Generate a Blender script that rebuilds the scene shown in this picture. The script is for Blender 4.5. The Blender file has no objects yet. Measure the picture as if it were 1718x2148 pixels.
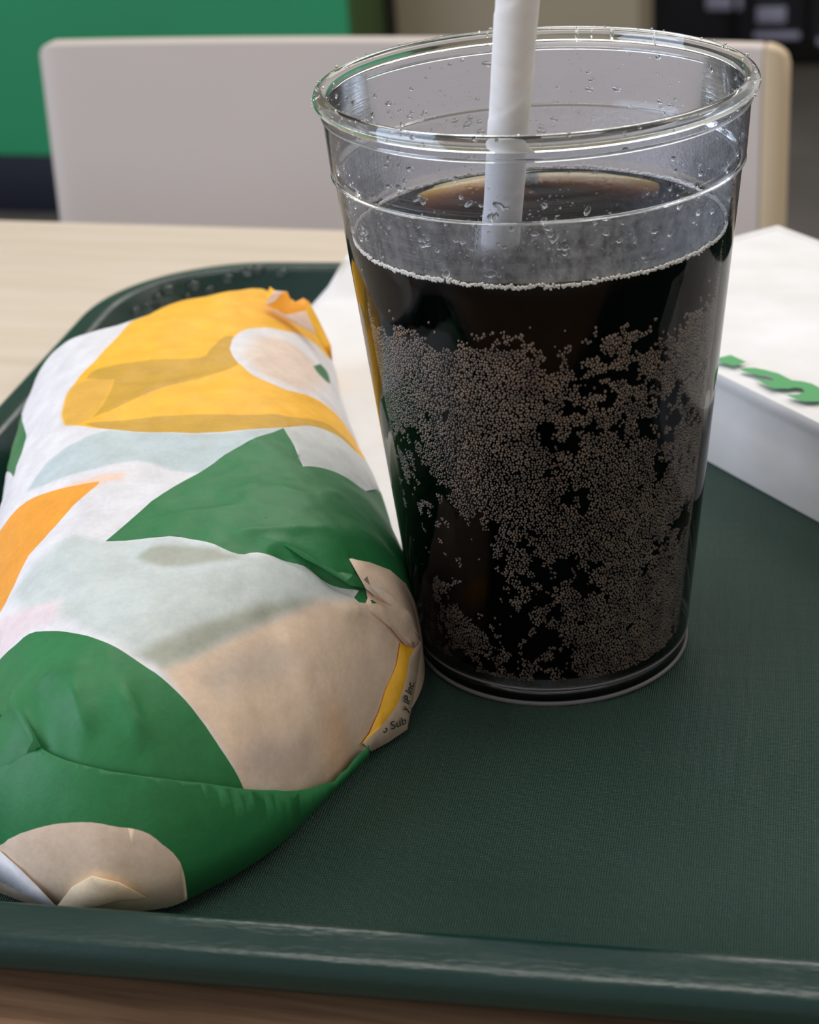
import bpy, bmesh, math, random
import numpy as np
from mathutils import Vector, Matrix, geometry, noise
C = bpy.context.scene.collection
SC = bpy.context.scene
random.seed(7); RNG = np.random.default_rng(7)

# ---------------------------------------------------------------- camera
cam_d = bpy.data.cameras.new('camera'); cam = bpy.data.objects.new('camera', cam_d); C.objects.link(cam)
RIGHT = Vector((0.9976312, -0.03085728, -0.06148027)); UP = Vector((0.0687895, 0.44751289, 0.89162785)); FWD = Vector((0, 0.89374495, -0.44857548))
M = Matrix((RIGHT, UP, -FWD)).transposed().to_4x4(); M.translation = (0, 0, 0.25952548)
cam.matrix_world = M
cam_d.sensor_fit = 'HORIZONTAL'; cam_d.sensor_width = 36; cam_d.lens = 36 * 4000 / 1718
cam_d.clip_start = .02; cam_d.clip_end = 60
cam_d.dof.use_dof = True; cam_d.dof.focus_distance = .445; cam_d.dof.aperture_fstop = 26
SC.camera = cam

# ---------------------------------------------------------------- light and exposure
w = bpy.data.worlds.new('world'); SC.world = w; w.use_nodes = True
w.node_tree.nodes['Background'].inputs[0].default_value = (1.0, .955, .90, 1)
w.node_tree.nodes['Background'].inputs[1].default_value = .50
def area(name, loc, target, sx, sy, power, col):
    l = bpy.data.lights.new(name, 'AREA'); l.shape = 'RECTANGLE'; l.size = sx; l.size_y = sy; l.energy = power; l.color = col
    o = bpy.data.objects.new(name, l); C.objects.link(o); o.location = loc
    o.rotation_euler = (Vector(target) - Vector(loc)).to_track_quat('-Z', 'Y').to_euler()
area('ceiling_panel_light', (.0, .62, 1.9), (.0, .6, 0), 1.1, .5, 13, (1, .96, .90))
area('ceiling_panel_light', (.3, 2.7, 1.7), (.05, .5, 0), 1.3, .6, 19, (1, .96, .92))
area('ceiling_panel_light', (1.7, 1.0, 1.75), (1.2, .9, 0), .7, 1.2, 10, (1, .88, .74))
area('window_daylight', (-2.3, -.1, 1.0), (0, .6, .0), 1.8, 1.4, 46, (.66, .78, 1))
SC.view_settings.view_transform = 'Standard'; SC.view_settings.look = 'None'
SC.view_settings.gamma = 1; SC.view_settings.use_curve_mapping = False
SC.view_settings.exposure = 0.06
# ---------------------------------------------------------------- helpers
def lin(c):
    return tuple(((x / 255) / 12.92 if x / 255 <= .04045 else ((x / 255 + .055) / 1.055) ** 2.4) for x in c)
def L4(c): return (*lin(c), 1)

def mat(name, rgb, rough=.5, spec=.5, **kw):
    m = bpy.data.materials.new(name); m.use_nodes = True
    b = m.node_tree.nodes['Principled BSDF']
    b.inputs['Base Color'].default_value = L4(rgb); b.inputs['Roughness'].default_value = rough
    b.inputs['Specular IOR Level'].default_value = spec
    for k, v in kw.items(): b.inputs[k].default_value = v
    return m
def nn(m, kind, **kw):
    n = m.node_tree.nodes.new(kind)
    for k, v in kw.items(): setattr(n, k, v)
    return n
def ln(m, a, b): m.node_tree.links.new(a, b)
def bsdf(m): return m.node_tree.nodes['Principled BSDF']
def coords(m, scale=(1, 1, 1), rot=(0, 0, 0)):
    t = nn(m, 'ShaderNodeTexCoord'); p = nn(m, 'ShaderNodeMapping')
    p.inputs['Scale'].default_value = scale; p.inputs['Rotation'].default_value = rot
    ln(m, t.outputs['Object'], p.inputs['Vector']); return p.outputs['Vector']
def noise_tex(m, vec, scale, detail=3, rough=.5):
    n = nn(m, 'ShaderNodeTexNoise'); n.inputs['Scale'].default_value = scale; n.inputs['Detail'].default_value = detail
    n.inputs['Roughness'].default_value = rough
    if vec is not None: ln(m, vec, n.inputs['Vector'])
    return n.outputs['Fac']
def ramp(m, fac, stops):
    r = nn(m, 'ShaderNodeValToRGB'); e = r.color_ramp.elements
    while len(e) < len(stops): e.new(.5)
    for i, (p, c) in enumerate(stops): e[i].position = p; e[i].color = c if len(c) == 4 else L4(c)
    ln(m, fac, r.inputs['Fac']); return r.outputs['Color']
def bump(m, h, strength, dist):
    b = nn(m, 'ShaderNodeBump'); b.inputs['Strength'].default_value = strength; b.inputs['Distance'].default_value = dist
    ln(m, h, b.inputs['Height']); return b
def vary(m, rgb, scale, amt, detail=3, stretch=(1, 1, 1)):
    """gentle noise variation of the base colour"""
    f = noise_tex(m, coords(m, stretch), scale, detail)
    lo = tuple(max(0, c * (1 - amt)) for c in rgb); hi = tuple(min(255, c * (1 + amt)) for c in rgb)
    ln(m, ramp(m, f, [(.3, lo), (.7, hi)]), bsdf(m).inputs['Base Color']); return m

def empty(name, loc=(0, 0, 0), rz=0):
    o = bpy.data.objects.new(name, None); C.objects.link(o); o.location = loc; o.rotation_euler = (0, 0, rz); o.empty_display_size = .02
    return o
def tag(o, label=None, cat=None, group=None, kind=None):
    if label: o['label'] = label
    if cat: o['category'] = cat
    if group: o['group'] = group
    if kind: o['kind'] = kind
    return o
def obj(name, verts, faces, m, parent=None, smooth=True, angle=None):
    me = bpy.data.meshes.new(name); me.from_pydata([tuple(map(float, v)) for v in verts], [], [tuple(map(int, f)) for f in faces]); me.update()
    bm = bmesh.new(); bm.from_mesh(me); bmesh.ops.recalc_face_normals(bm, faces=bm.faces); bm.to_mesh(me); bm.free()
    return link(name, me, m, parent, smooth, angle)
def link(name, me, m, parent=None, smooth=True, angle=None):
    if m: me.materials.append(m)
    o = bpy.data.objects.new(name, me); C.objects.link(o)
    if smooth:
        if angle: me.shade_smooth(); me.set_sharp_from_angle(angle=math.radians(angle))
        else: me.shade_smooth()
    if parent: o.parent = parent
    return o
def box(name, x0, x1, y0, y1, z0, z1, m, parent=None, bev=.002, seg=2):
    bm = bmesh.new(); bmesh.ops.create_cube(bm, size=1)
    for v in bm.verts: v.co = Vector(((x0 + x1) / 2 + v.co.x * (x1 - x0), (y0 + y1) / 2 + v.co.y * (y1 - y0), (z0 + z1) / 2 + v.co.z * (z1 - z0)))
    if bev: bmesh.ops.bevel(bm, geom=bm.edges[:], offset=bev, segments=seg, affect='EDGES', profile=.5)
    me = bpy.data.meshes.new(name); bm.to_mesh(me); bm.free()
    return link(name, me, m, parent, True, 40)
def lathe(name, prof, m, parent=None, seg=128, center=(0, 0), closed=False, angle=None, cap=(False, False)):
    V = []; F = []
    n = len(prof)
    for i in range(seg):
        a = 2 * math.pi * i / seg
        for r, z in prof: V.append((center[0] + r * math.cos(a), center[1] + r * math.sin(a), z))
    for i in range(seg):
        j = (i + 1) % seg
        for k in range(n if closed else n - 1):
            l = (k + 1) % n
            F.append((i * n + k, j * n + k, j * n + l, i * n + l))
    if cap[0]: F.append([i * n for i in range(seg)])
    if cap[1]: F.append([i * n + n - 1 for i in range(seg)])
    return obj(name, V, F, m, parent, True, angle)
def tube(name, pts, r, m, parent=None, seg=12):
    pts = [Vector(p) for p in pts]; V = []; F = []
    for i, p in enumerate(pts):
        d = (pts[min(i + 1, len(pts) - 1)] - pts[max(i - 1, 0)]).normalized()
        x = d.orthogonal().normalized() if i == 0 else (x - d * x.dot(d)).normalized()
        y = d.cross(x)
        for k in range(seg):
            a = 2 * math.pi * k / seg; V.append(p + (x * math.cos(a) + y * math.sin(a)) * r)
    for i in range(len(pts) - 1):
        for k in range(seg): F.append((i * seg + k, i * seg + (k + 1) % seg, (i + 1) * seg + (k + 1) % seg, (i + 1) * seg + k))
    F.append(list(range(seg))); F.append([(len(pts) - 1) * seg + k for k in range(seg)])
    return obj(name, V, F, m, parent, True, 50)
def vnoise(P, scale, seed=0):
    """vectorised smooth value noise 2-D, 0..1"""
    P = np.asarray(P) * scale + seed * 17.31; i = np.floor(P).astype(int); fr = P - i; fr = fr * fr * (3 - 2 * fr)
    def h(a, b):
        n = (a * 374761393 + b * 668265263 + seed * 974711) & 0xffffffff
        n = ((n ^ (n >> 13)) * 1274126177) & 0xffffffff
        return ((n ^ (n >> 16)) & 0xffff) / 65535.
    x, y = i[:, 0], i[:, 1]
    a = h(x, y) * (1 - fr[:, 0]) + h(x + 1, y) * fr[:, 0]; b = h(x, y + 1) * (1 - fr[:, 0]) + h(x + 1, y + 1) * fr[:, 0]
    return a * (1 - fr[:, 1]) + b * fr[:, 1]
def sstep(a, b, x): t = np.clip((x - a) / (b - a), 0, 1); return t * t * (3 - 2 * t)

FLOOR = -.75
TA = math.radians(-17.26)                     # the table, chair and furniture stand at this angle
TU = Vector((math.cos(TA), math.sin(TA), 0)); TV = Vector((-math.sin(TA), math.cos(TA), 0))
def T(u, v, z=0): return TU * u + TV * v + Vector((0, 0, z))

# ---------------------------------------------------------------- the room
m_floor = mat('floor_vinyl', (104, 100, 96), .45, .4); vary(m_floor, (96, 92, 88), 3, .12)
o = box('floor', -4, 4, -1.5, 6.5, FLOOR - .05, FLOOR, m_floor, None, 0); tag(o, kind='structure')
m_wall = mat('beige_paint', (176, 166, 146), .8, .2); vary(m_wall, (168, 157, 136), 2, .03)
o = box('wall_back', -2.6, -.533, 3.2, 3.35, FLOOR, 2.0, m_wall, None, .006)
o.rotation_euler = (0, 0, TA); tag(o, kind='structure')
# green partition panel with a dark plinth
m_green = mat('green_laminate', (52, 158, 110), .38, .5); vary(m_green, (52, 158, 110), 1.5, .05)
m_olive = mat('olive_edge', (62, 92, 46), .5, .4)
m_navy = mat('dark_plinth', (24, 28, 46), .5, .4)
m_black = mat('black_trim_gap_shadow', (14, 14, 16), .5, .4)
p = empty('partition', (0, 0, 0), TA)
tag(p, 'tall emerald green partition panel on a dark navy plinth behind the white chair', 'partition')
box('green_panel', -3.0, -.962, 2.948, 3.137, -.64, .6, m_green, p, .004)
box('end_strip', -.9618, -.956, 2.952, 3.133, -.64, .6, m_olive, p, .001)
box('plinth', -3.0, -.975, 2.965, 3.12, FLOOR, -.64, m_navy, p, .003)
box('gap_shadow', -.975, -.950, 3.138, 3.18, FLOOR, .6, m_black, p, .002)  # black strip added as the contact shadow in the gap behind the panel

# dark cabinet standing at the far right
m_dark = mat('charcoal_metal', (44, 46, 54), .35, .5); vary(m_dark, (42, 44, 52), 6, .12)
m_steel = mat('steel_reflection', (168, 172, 204), .3, .6)  # pale lavender puts bluish reflections on steel panels into the colour
p = empty('cabinet', (0, 0, 0), TA)
tag(p, 'dark charcoal cabinet with pale reflections painted as steel strips beyond the right end of the chair', 'cabinet')
box('body', -.86, .5, 4.03, 4.5, FLOOR + .05, .3, m_dark, p, .006)
box('kick_strip', -.86, .5, 4.06, 4.45, FLOOR, FLOOR + .05, m_black, p, .003)
for (a, b, c, d) in ((-.43, -.335, -.688, -.674), (-.425, -.365, -.655, -.622), (-.53, -.455, -.628, -.60), (-.30, -.235, -.70, -.686), (-.425, -.375, -.60, -.52)):
    box('steel_reflection_strip', a, b, 4.018, 4.034, c, d, m_steel, p, .003)
box('door_edge', -.475, -.465, 4.015, 4.034, FLOOR + .06, .28, m_black, p, .002)
box('door_edge', -.325, -.315, 4.015, 4.034, FLOOR + .06, .28, m_black, p, .002)

# ---------------------------------------------------------------- table
m_wood = bpy.data.materials.new('pale_oak_laminate'); m_wood.use_nodes = True
b = bsdf(m_wood); b.inputs['Roughness'].default_value = .42; b.inputs['Specular IOR Level'].default_value = .45
f1 = noise_tex(m_wood, coords(m_wood, (2.2, 26, 10)), 4, 5, .6)
f2 = noise_tex(m_wood, coords(m_wood, (6, 220, 30)), 4, 3, .6)
mx = nn(m_wood, 'ShaderNodeMath', operation='MULTIPLY_ADD'); ln(m_wood, f2, mx.inputs[0]); mx.inputs[1].default_value = .35; ln(m_wood, f1, mx.inputs[2])
ln(m_wood, ramp(m_wood, mx.outputs[0], [(.4, (198, 182, 164)), (.66, (208, 193, 175)), (.95, (215, 202, 186))]), b.inputs['Base Color'])
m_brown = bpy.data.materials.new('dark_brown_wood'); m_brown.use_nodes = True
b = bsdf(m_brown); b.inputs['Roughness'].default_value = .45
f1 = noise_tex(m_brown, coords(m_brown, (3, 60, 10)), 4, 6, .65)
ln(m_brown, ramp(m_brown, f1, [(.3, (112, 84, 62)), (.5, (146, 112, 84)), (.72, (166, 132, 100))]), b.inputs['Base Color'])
m_leg = mat('black_table_metal', (30, 30, 32), .45, .5)
TZ = -.0042
p = empty('table', (0, 0, 0), TA)
tag(p, 'pale oak table with a dark brown front border carrying the green tray', 'table')
box('tabletop', -.75, .42, .322, .765, TZ - .028, TZ, m_wood, p, .0025)
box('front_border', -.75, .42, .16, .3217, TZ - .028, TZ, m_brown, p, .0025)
box('column', -.22, -.14, .42, .50, FLOOR + .02, TZ - .0285, m_leg, p, .006)
box('foot_plate', -.42, .06, .24, .68, FLOOR, FLOOR + .02, m_leg, p, .006)

# ---------------------------------------------------------------- white chair
m_chair = mat('white_moulded_shell', (222, 216, 210), .42, .45); vary(m_chair, (199, 187, 179), 5, .015)
m_chairedge = mat('warm_lit_edge', (206, 186, 156), .5, .4)  # tan puts the warm light on the curved right edge into the colour
CHA = math.atan2(.972 - 1.104, .2146 + .1984)
ch = empty('chair', (0, 0, 0), CHA)
tag(ch, 'white chair with a broad rounded back behind the table', 'chair')
def chair_uv(x, y): return (x * math.cos(CHA) + y * math.sin(CHA), -x * math.sin(CHA) + y * math.cos(CHA))
ul, vl = chair_uv(-.1984, 1.104); ur, vr = chair_uv(.2094, .972)
def panel(name, u0, u1, z0, z1, r, th, bowf, m, parent, nu=40, nz=24, left_square=False, right_square=False):
    """rounded upright sheet, gently dished, with real thickness"""
    V = []; F = []
    W_ = u1 - u0; r = min(r, W_ * .98)
    us = np.linspace(0, W_, 12) if left_square else np.concatenate([np.linspace(0, r, 8)[:-1], np.linspace(r, (u1 - u0) - r, nu), np.linspace((u1 - u0) - r, u1 - u0, 8)[1:]])
    n = len(us); rows = nz
    for s in (0, 1):
        for j in range(rows):
            for i, uu in enumerate(us):
                t = j / (rows - 1)
                e = r - min(uu if not left_square else 9, W_ - uu if not right_square else 9)
                top = z1 - (r - math.sqrt(max(r * r - e * e, 0)) if e > 0 else 0)
                z = z0 + (top - z0) * t
                V.append((u0 + uu, bowf(uu / (u1 - u0), z) + s * th, z))
    for s in (0, 1):
        for j in range(rows - 1):
            for i in range(n - 1):
                a = s * n * rows + j * n + i; F.append((a, a + 1, a + n + 1, a + n))
    o_ = n * rows
    for i in range(n - 1):
        for j in (0, rows - 1): a = j * n + i; F.append((a, a + 1, a + 1 + o_, a + o_))
    for j in range(rows - 1):
        for i in (0, n - 1): a = j * n + i; F.append((a, a + n, a + n + o_, a + o_))
    ob = obj(name, V, F, m, parent, True, 35)
    md = ob.modifiers.new('bevel', 'BEVEL'); md.width = .0012; md.segments = 2; md.limit_method = 'ANGLE'; md.angle_limit = math.radians(50)
    return ob
vb = (vl + vr) / 2
CW = ur - ul; ER = .014
def shell(u_, z):
    t = (u_ - ul) / CW; e = max(0., 1 - min(t, 1 - t) * CW / ER)
    return vb + .055 * z + .012 * (1 - (2 * t - 1) ** 2) + ER * .8 * (1 - math.sqrt(max(0, 1 - min(e, .99) ** 2)))
panel('backrest', ul, ur - .0125, -.33, .0215, .013, .011, lambda t, z: shell(ul + t * (CW - .0125), z), m_chair, ch, right_square=True)
panel('lit_edge_band', ur - .0124, ur, -.33, .0215, .0122, .011, lambda t, z: shell(ur - .0124 + t * .0124, z), m_chairedge, ch, nu=2, left_square=True)
V = []; F = []
ns = 14
for j in range(ns):
    t = j / (ns - 1)
    for i in range(ns):
        s_ = i / (ns - 1) * 2 - 1
        V.append(((ul + ur) / 2 + s_ * (.19 - .02 * t), vb - .03 - .36 * t, -.335 - .012 * (1 - s_ * s_) * math.sin(math.pi * t) - .012 * t))
for j in range(ns - 1):
    for i in range(ns - 1): a = j * ns + i; F.append((a, a + 1, a + ns + 1, a + ns))
so = obj('seat', V, F, m_chair, ch); md = so.modifiers.new('solid', 'SOLIDIFY'); md.thickness = .011; md.offset = -1
for sx in (-1, 1):
    for (v0, v1) in ((-.08, -.03), (-.34, -.37)):
        cu = (ul + ur) / 2
        tube('leg', [(cu + sx * .15, vb + v0, -.36), (cu + sx * .19, vb + v1, FLOOR)], .010, m_leg, ch)

# ---------------------------------------------------------------- tray
A_ = math.radians(-12.4)
tray = empty('tray', (0, 0, 0), A_)
tag(tray, 'dark green plastic serving tray with a raised glossy rim and linen-textured bed', 'tray')
m_rim = mat('tray_rim_plastic', (20, 58, 48), .3, .35)
f = noise_tex(m_rim, coords(m_rim, (1, 1, 1)), 30, 4)
g = noise_tex(m_rim, coords(m_rim, (25, 700, 200), (0, 0, .35)), 1, 4, .7)
cr = ramp(m_rim, g, [(.69, (17, 45, 40)), (.76, (84, 108, 104))])
ln(m_rim, cr, bsdf(m_rim).inputs['Base Color'])
ln(m_rim, ramp(m_rim, f, [(.35, (.2,) * 3 + (1,)), (.7, (.42,) * 3 + (1,))]), bsdf(m_rim).inputs['Roughness'])
ln(m_rim, bump(m_rim, noise_tex(m_rim, coords(m_rim, (30, 120, 60)), 8, 3), .12, .001).outputs[0], bsdf(m_rim).inputs['Normal'])
m_bed = bpy.data.materials.new('tray_linen_plastic'); m_bed.use_nodes = True
b = bsdf(m_bed); b.inputs['Specular IOR Level'].default_value = .38
def weave(axis):
    wv = nn(m_bed, 'ShaderNodeTexWave', wave_type='BANDS', bands_direction=axis, wave_profile='SIN')
    for k_, v_ in (('Scale', 560), ('Distortion', 2.6), ('Detail', 2), ('Detail Scale', .9)): wv.inputs[k_].default_value = v_
    ln(m_bed, coords(m_bed), wv.inputs['Vector'])
    st = noise_tex(m_bed, coords(m_bed, (700, 25, 1) if axis == 'X' else (25, 700, 1)), 1, 2)
    ml = nn(m_bed, 'ShaderNodeMath', operation='MULTIPLY'); ln(m_bed, wv.outputs['Fac'], ml.inputs[0]); ln(m_bed, st, ml.inputs[1]); return ml.outputs[0]
mxn = nn(m_bed, 'ShaderNodeMath', operation='ADD'); ln(m_bed, weave('X'), mxn.inputs[0]); ln(m_bed, weave('Y'), mxn.inputs[1])
fine = noise_tex(m_bed, coords(m_bed, (1, 1, 1)), 1500, 2)
add = nn(m_bed, 'ShaderNodeMath', operation='MULTIPLY_ADD'); ln(m_bed, fine, add.inputs[0]); add.inputs[1].default_value = .3; ln(m_bed, mxn.outputs[0], add.inputs[2])
ln(m_bed, bump(m_bed, add.outputs[0], 1.0, .0007).outputs[0], b.inputs['Normal'])
tone = nn(m_bed, 'ShaderNodeMix', data_type='RGBA', blend_type='MULTIPLY'); tone.inputs['Factor'].default_value = 1
ln(m_bed, ramp(m_bed, noise_tex(m_bed, coords(m_bed), 14, 4), [(.3, (54, 90, 76)), (.7, (63, 99, 85))]), tone.inputs['A'])
ln(m_bed, ramp(m_bed, add.outputs[0], [(.2, (.12,) * 3 + (1,)), (1.0, (1,) * 3 + (1,))]), tone.inputs['B'])  # grooves darkened in the colour to strengthen the shading of the weave
ln(m_bed, tone.outputs['Result'], b.inputs['Base Color'])
ln(m_bed, ramp(m_bed, noise_tex(m_bed, coords(m_bed), 22, 3), [(.3, (.36,) * 3 + (1,)), (.7, (.46,) * 3 + (1,))]), b.inputs['Roughness'])
U0, U1, V0, V1, RC = -.2590, .330, .2815, .6905, .060
def rrect(o, n=20):
    r = max(RC - o, .004); pts = []
    for cx, cy, a0 in ((U1 - o - r, V1 - o - r, 0), (U0 + o + r, V1 - o - r, 90), (U0 + o + r, V0 + o + r, 180), (U1 - o - r, V0 + o + r, 270)):
        for k in range(n + 1):
            a = math.radians(a0 + 90 * k / n); pts.append((cx + r * math.cos(a), cy + r * math.sin(a)))
    return pts
prof = [(.0215, -.0030), (.0125, .0115), (.0040, .0105), (.0016, .0068), (.0006, .0070), (0, .0085), (0, .0105), (.0003, .0122), (.0010, .0135), (.0021, .0143), (.0034, .0147), (.0066, .0152), (.0098, .0157), (.0112, .0156), (.0124, .0147), (.0135, .0132), (.0222, .0016), (.0236, .0004), (.0255, .0000)]
V = []; F = []; rings = []
for o_, z in prof:
    q = rrect(o_); rings.append(len(V)); V += [(x, y, z) for x, y in q]
n = len(q)
for a, b_ in zip(rings[:-1], rings[1:]):
    for i in range(n): j = (i + 1) % n; F.append((a + i, a + j, b_ + j, b_ + i))
rim = obj('rim', V, F, m_rim, tray, True, 60)
V = [(x, y, 0) for x, y in rrect(.0255)]; V += [(x, y, -.0036) for x, y in rrect(.0213)]
F = [list(range(n)), list(range(n, 2 * n))] + [(i, (i + 1) % n, n + (i + 1) % n, n + i) for i in range(n)]
obj('linen_bed', V, F, m_bed, tray, True, 30)

# ---------------------------------------------------------------- glass-like materials
m_water = mat('water', (255, 255, 255), .02, .5, **{'Transmission Weight': 1.0, 'IOR': 1.33})
m_solidglass = mat('clear_polycarbonate', (246, 250, 250), .03, .5, **{'Transmission Weight': 1.0, 'IOR': 1.52})

def thin_wall(name, tint, edge, rough, ior=1.5, scratch=0.):
    """thin clear sheet: Fresnel reflection over straight-through transmission, darker along its length at grazing angles"""
    m = bpy.data.materials.new(name); m.use_nodes = True; nt = m.node_tree; nt.nodes.remove(bsdf(m))
    out = nt.nodes['Material Output']
    tr = nn(m, 'ShaderNodeBsdfTransparent'); gl = nn(m, 'ShaderNodeBsdfGlossy'); gl.inputs['Roughness'].default_value = rough
    fr = nn(m, 'ShaderNodeFresnel'); fr.inputs['IOR'].default_value = ior
    lw = nn(m, 'ShaderNodeLayerWeight'); lw.inputs['Blend'].default_value = .5
    ln(m, ramp(m, lw.outputs['Facing'], [(.0, tint), (.80, tint), (.97, edge)]), tr.inputs['Color'])
    mix = nn(m, 'ShaderNodeMixShader'); ln(m, fr.outputs[0], mix.inputs['Fac'])
    ln(m, tr.outputs[0], mix.inputs[1]); ln(m, gl.outputs[0], mix.inputs[2])
    if scratch:
        g_ = noise_tex(m, coords(m, (40, 40, 1600), (.12, .1, 0)), 1, 3, .7)
        bp = bump(m, g_, scratch, .0006); ln(m, bp.outputs[0], gl.inputs['Normal'])
        df = nn(m, 'ShaderNodeBsdfDiffuse'); df.inputs['Color'].default_value = (.8, .8, .82, 1)
        m2 = nn(m, 'ShaderNodeMixShader'); ln(m, ramp(m, g_, [(.45, (.006,) * 3 + (1,)), (.75, (.085,) * 3 + (1,))]), m2.inputs['Fac'])
        ln(m, mix.outputs[0], m2.inputs[1]); ln(m, df.outputs[0], m2.inputs[2]); mix = m2
    ln(m, mix.outputs[0], out.inputs['Surface'])
    return m

# ---------------------------------------------------------------- cup
CX, CY = .0357, .4382
def rw(z):                                     # outer wall radius, with the small step of the stacking ring
    r = .0352 + .0985 * z
    if z > .1306: r = .0487 + .072 * (z - .1306)
    return r
cup = empty('cup', (CX, CY, 0))
tag(cup, 'clear plastic tumbler with a rolled rim holding dark cola and a straw', 'cup')
m_wall_low = thin_wall('clear_wall_low', (248, 249, 250), (90, 92, 96), .03, 1.25)
m_wall_clear = thin_wall('clear_wall', (244, 246, 250), (150, 153, 160), .02, 1.24, .12)
zs = [.0035] + list(np.linspace(.006, .1296, 40)) + [.1301, .1306] + list(np.linspace(.1312, .1462, 12))
outer = [(rw(z) if z < .1300 or z > .1305 else (rw(.1299) + .0001 if z < .1304 else rw(.1307) - .0001), z) for z in zs]
lathe('upper_wall', [p_ for p_ in outer if p_[1] > .1155], m_wall_clear, cup, 160)
lathe('lower_wall', [p_ for p_ in outer if p_[1] < .1185], m_wall_low, cup, 160)
lathe('inner_wall', [(r - .0016, z) for r, z in outer if z > .1155], m_wall_clear, cup, 160)
RR = rw(.148)
bead = [(RR - .0004 + (.0021 if math.cos(t) > 0 else .0016) * math.cos(t), .1481 + .0019 * math.sin(t)) for t in np.linspace(0, 2 * math.pi, 20, endpoint=False)]
lathe('rim', bead, m_solidglass, cup, 180, closed=True)
lathe('shoulder_ring', [(rw(.1299) + .0001 + .0007 * math.cos(t), .1303 + .0004 * math.sin(t)) for t in np.linspace(0, 2 * math.pi, 8, endpoint=False)], m_solidglass, cup, 160, closed=True)
lathe('neck_ring', [(rw(.1445) + .0004 * math.cos(t), .1445 + .0004 * math.sin(t)) for t in np.linspace(0, 2 * math.pi, 8, endpoint=False)], m_solidglass, cup, 160, closed=True)
base = [(.0001, .0012), (.030, .0012), (.0318, .0003), (.0338, .0001), (.0350, .0006), (.0354, .0018), (.0354, .0034), (.0350, .0048), (.0338, .0053), (.0001, .0053)]
lathe('base', base, m_solidglass, cup, 128, cap=(False, False))

m_base_glint = mat('base_glint', (150, 147, 148), .3, .6, **{'Transmission Weight': .55, 'IOR': 1.3})
for z_, q_ in ((.0010, .0007), (.0054, .0004)):  # pale rings added to draw the bright lines of light at the base
    lathe('base_glint_ring', [(.0351 + .0004 * (z_ > .003) + q_ * math.cos(t), z_ + q_ * math.sin(t)) for t in np.linspace(0, 2 * math.pi, 8, endpoint=False)], m_base_glint, cup, 128, closed=True)

# condensation between the stacking ring and the drink
m_fog = bpy.data.materials.new('condensation'); m_fog.use_nodes = True; nt = m_fog.node_tree; nt.nodes.remove(bsdf(m_fog))
rf = nn(m_fog, 'ShaderNodeBsdfRefraction'); rf.inputs['IOR'].default_value = 1.12; rf.inputs['Roughness'].default_value = .22
tr = nn(m_fog, 'ShaderNodeBsdfTransparent'); df = nn(m_fog, 'ShaderNodeBsdfTranslucent'); df.inputs['Color'].default_value = (.85, .87, .9, 1)
gl = nn(m_fog, 'ShaderNodeBsdfGlossy'); gl.inputs['Roughness'].default_value = .25
nz = noise_tex(m_fog, coords(m_fog), 900, 3, .7); bp = bump(m_fog, nz, .6, .0008)
for s_ in (rf, gl): ln(m_fog, bp.outputs[0], s_.inputs['Normal'])
x1 = nn(m_fog, 'ShaderNodeMixShader'); x1.inputs[0].default_value = .55; ln(m_fog, tr.outputs[0], x1.inputs[1]); ln(m_fog, rf.outputs[0], x1.inputs[2])
x2 = nn(m_fog, 'ShaderNodeMixShader'); ln(m_fog, ramp(m_fog, noise_tex(m_fog, coords(m_fog, (1, 1, .6)), 420, 4, .75), [(.35, (.02,) * 3 + (1,)), (.7, (.26,) * 3 + (1,))]), x2.inputs[0]); ln(m_fog, x1.outputs[0], x2.inputs[1]); ln(m_fog, df.outputs[0], x2.inputs[2])
x3 = nn(m_fog, 'ShaderNodeMixShader'); x3.inputs[0].default_value = .07; ln(m_fog, x2.outputs[0], x3.inputs[1]); ln(m_fog, gl.outputs[0], x3.inputs[2])
ln(m_fog, x3.outputs[0], nt.nodes['Material Output'].inputs['Surface'])
LZ = .1149
fog = lathe('condensation_film', [(rw(z) - .0019, z) for z in np.linspace(LZ + .0006, .1298, 8)], m_fog, cup, 160)
tag(fog, 'frosted misty band above the drink')

# droplets on the inside of the wall
ICO = bmesh.new(); bmesh.ops.create_icosphere(ICO, subdivisions=2, radius=1); ICO.verts.ensure_lookup_table()
icoV = np.array([v.co[:] for v in ICO.verts]); icoF = np.array([[v.index for v in f.verts] for f in ICO.faces])
ICO1 = bmesh.new(); bmesh.ops.create_icosphere(ICO1, subdivisions=1, radius=1); ICO1.verts.ensure_lookup_table()
ico1V = np.array([v.co[:] for v in ICO1.verts]); ico1F = np.array([[v.index for v in f.verts] for f in ICO1.faces])
def many(name, verts, faces, m, parent, smooth=True):
    """one mesh out of N copies: verts (N,k,3), faces (f,3)"""
    N, k, _ = verts.shape
    me = bpy.data.meshes.new(name); me.vertices.add(N * k); me.vertices.foreach_set('co', verts.reshape(-1).astype(np.float32))
    FF = (faces[None] + (np.arange(N) * k)[:, None, None]).reshape(-1, 3); nf = len(FF)
    me.loops.add(nf * 3); me.loops.foreach_set('vertex_index', FF.reshape(-1).astype(np.int32))
    me.polygons.add(nf); me.polygons.foreach_set('loop_start', np.arange(0, nf * 3, 3, dtype=np.int32))
    me.update(calc_edges=True); me.validate()
    return link(name, me, m, parent, smooth)
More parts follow.
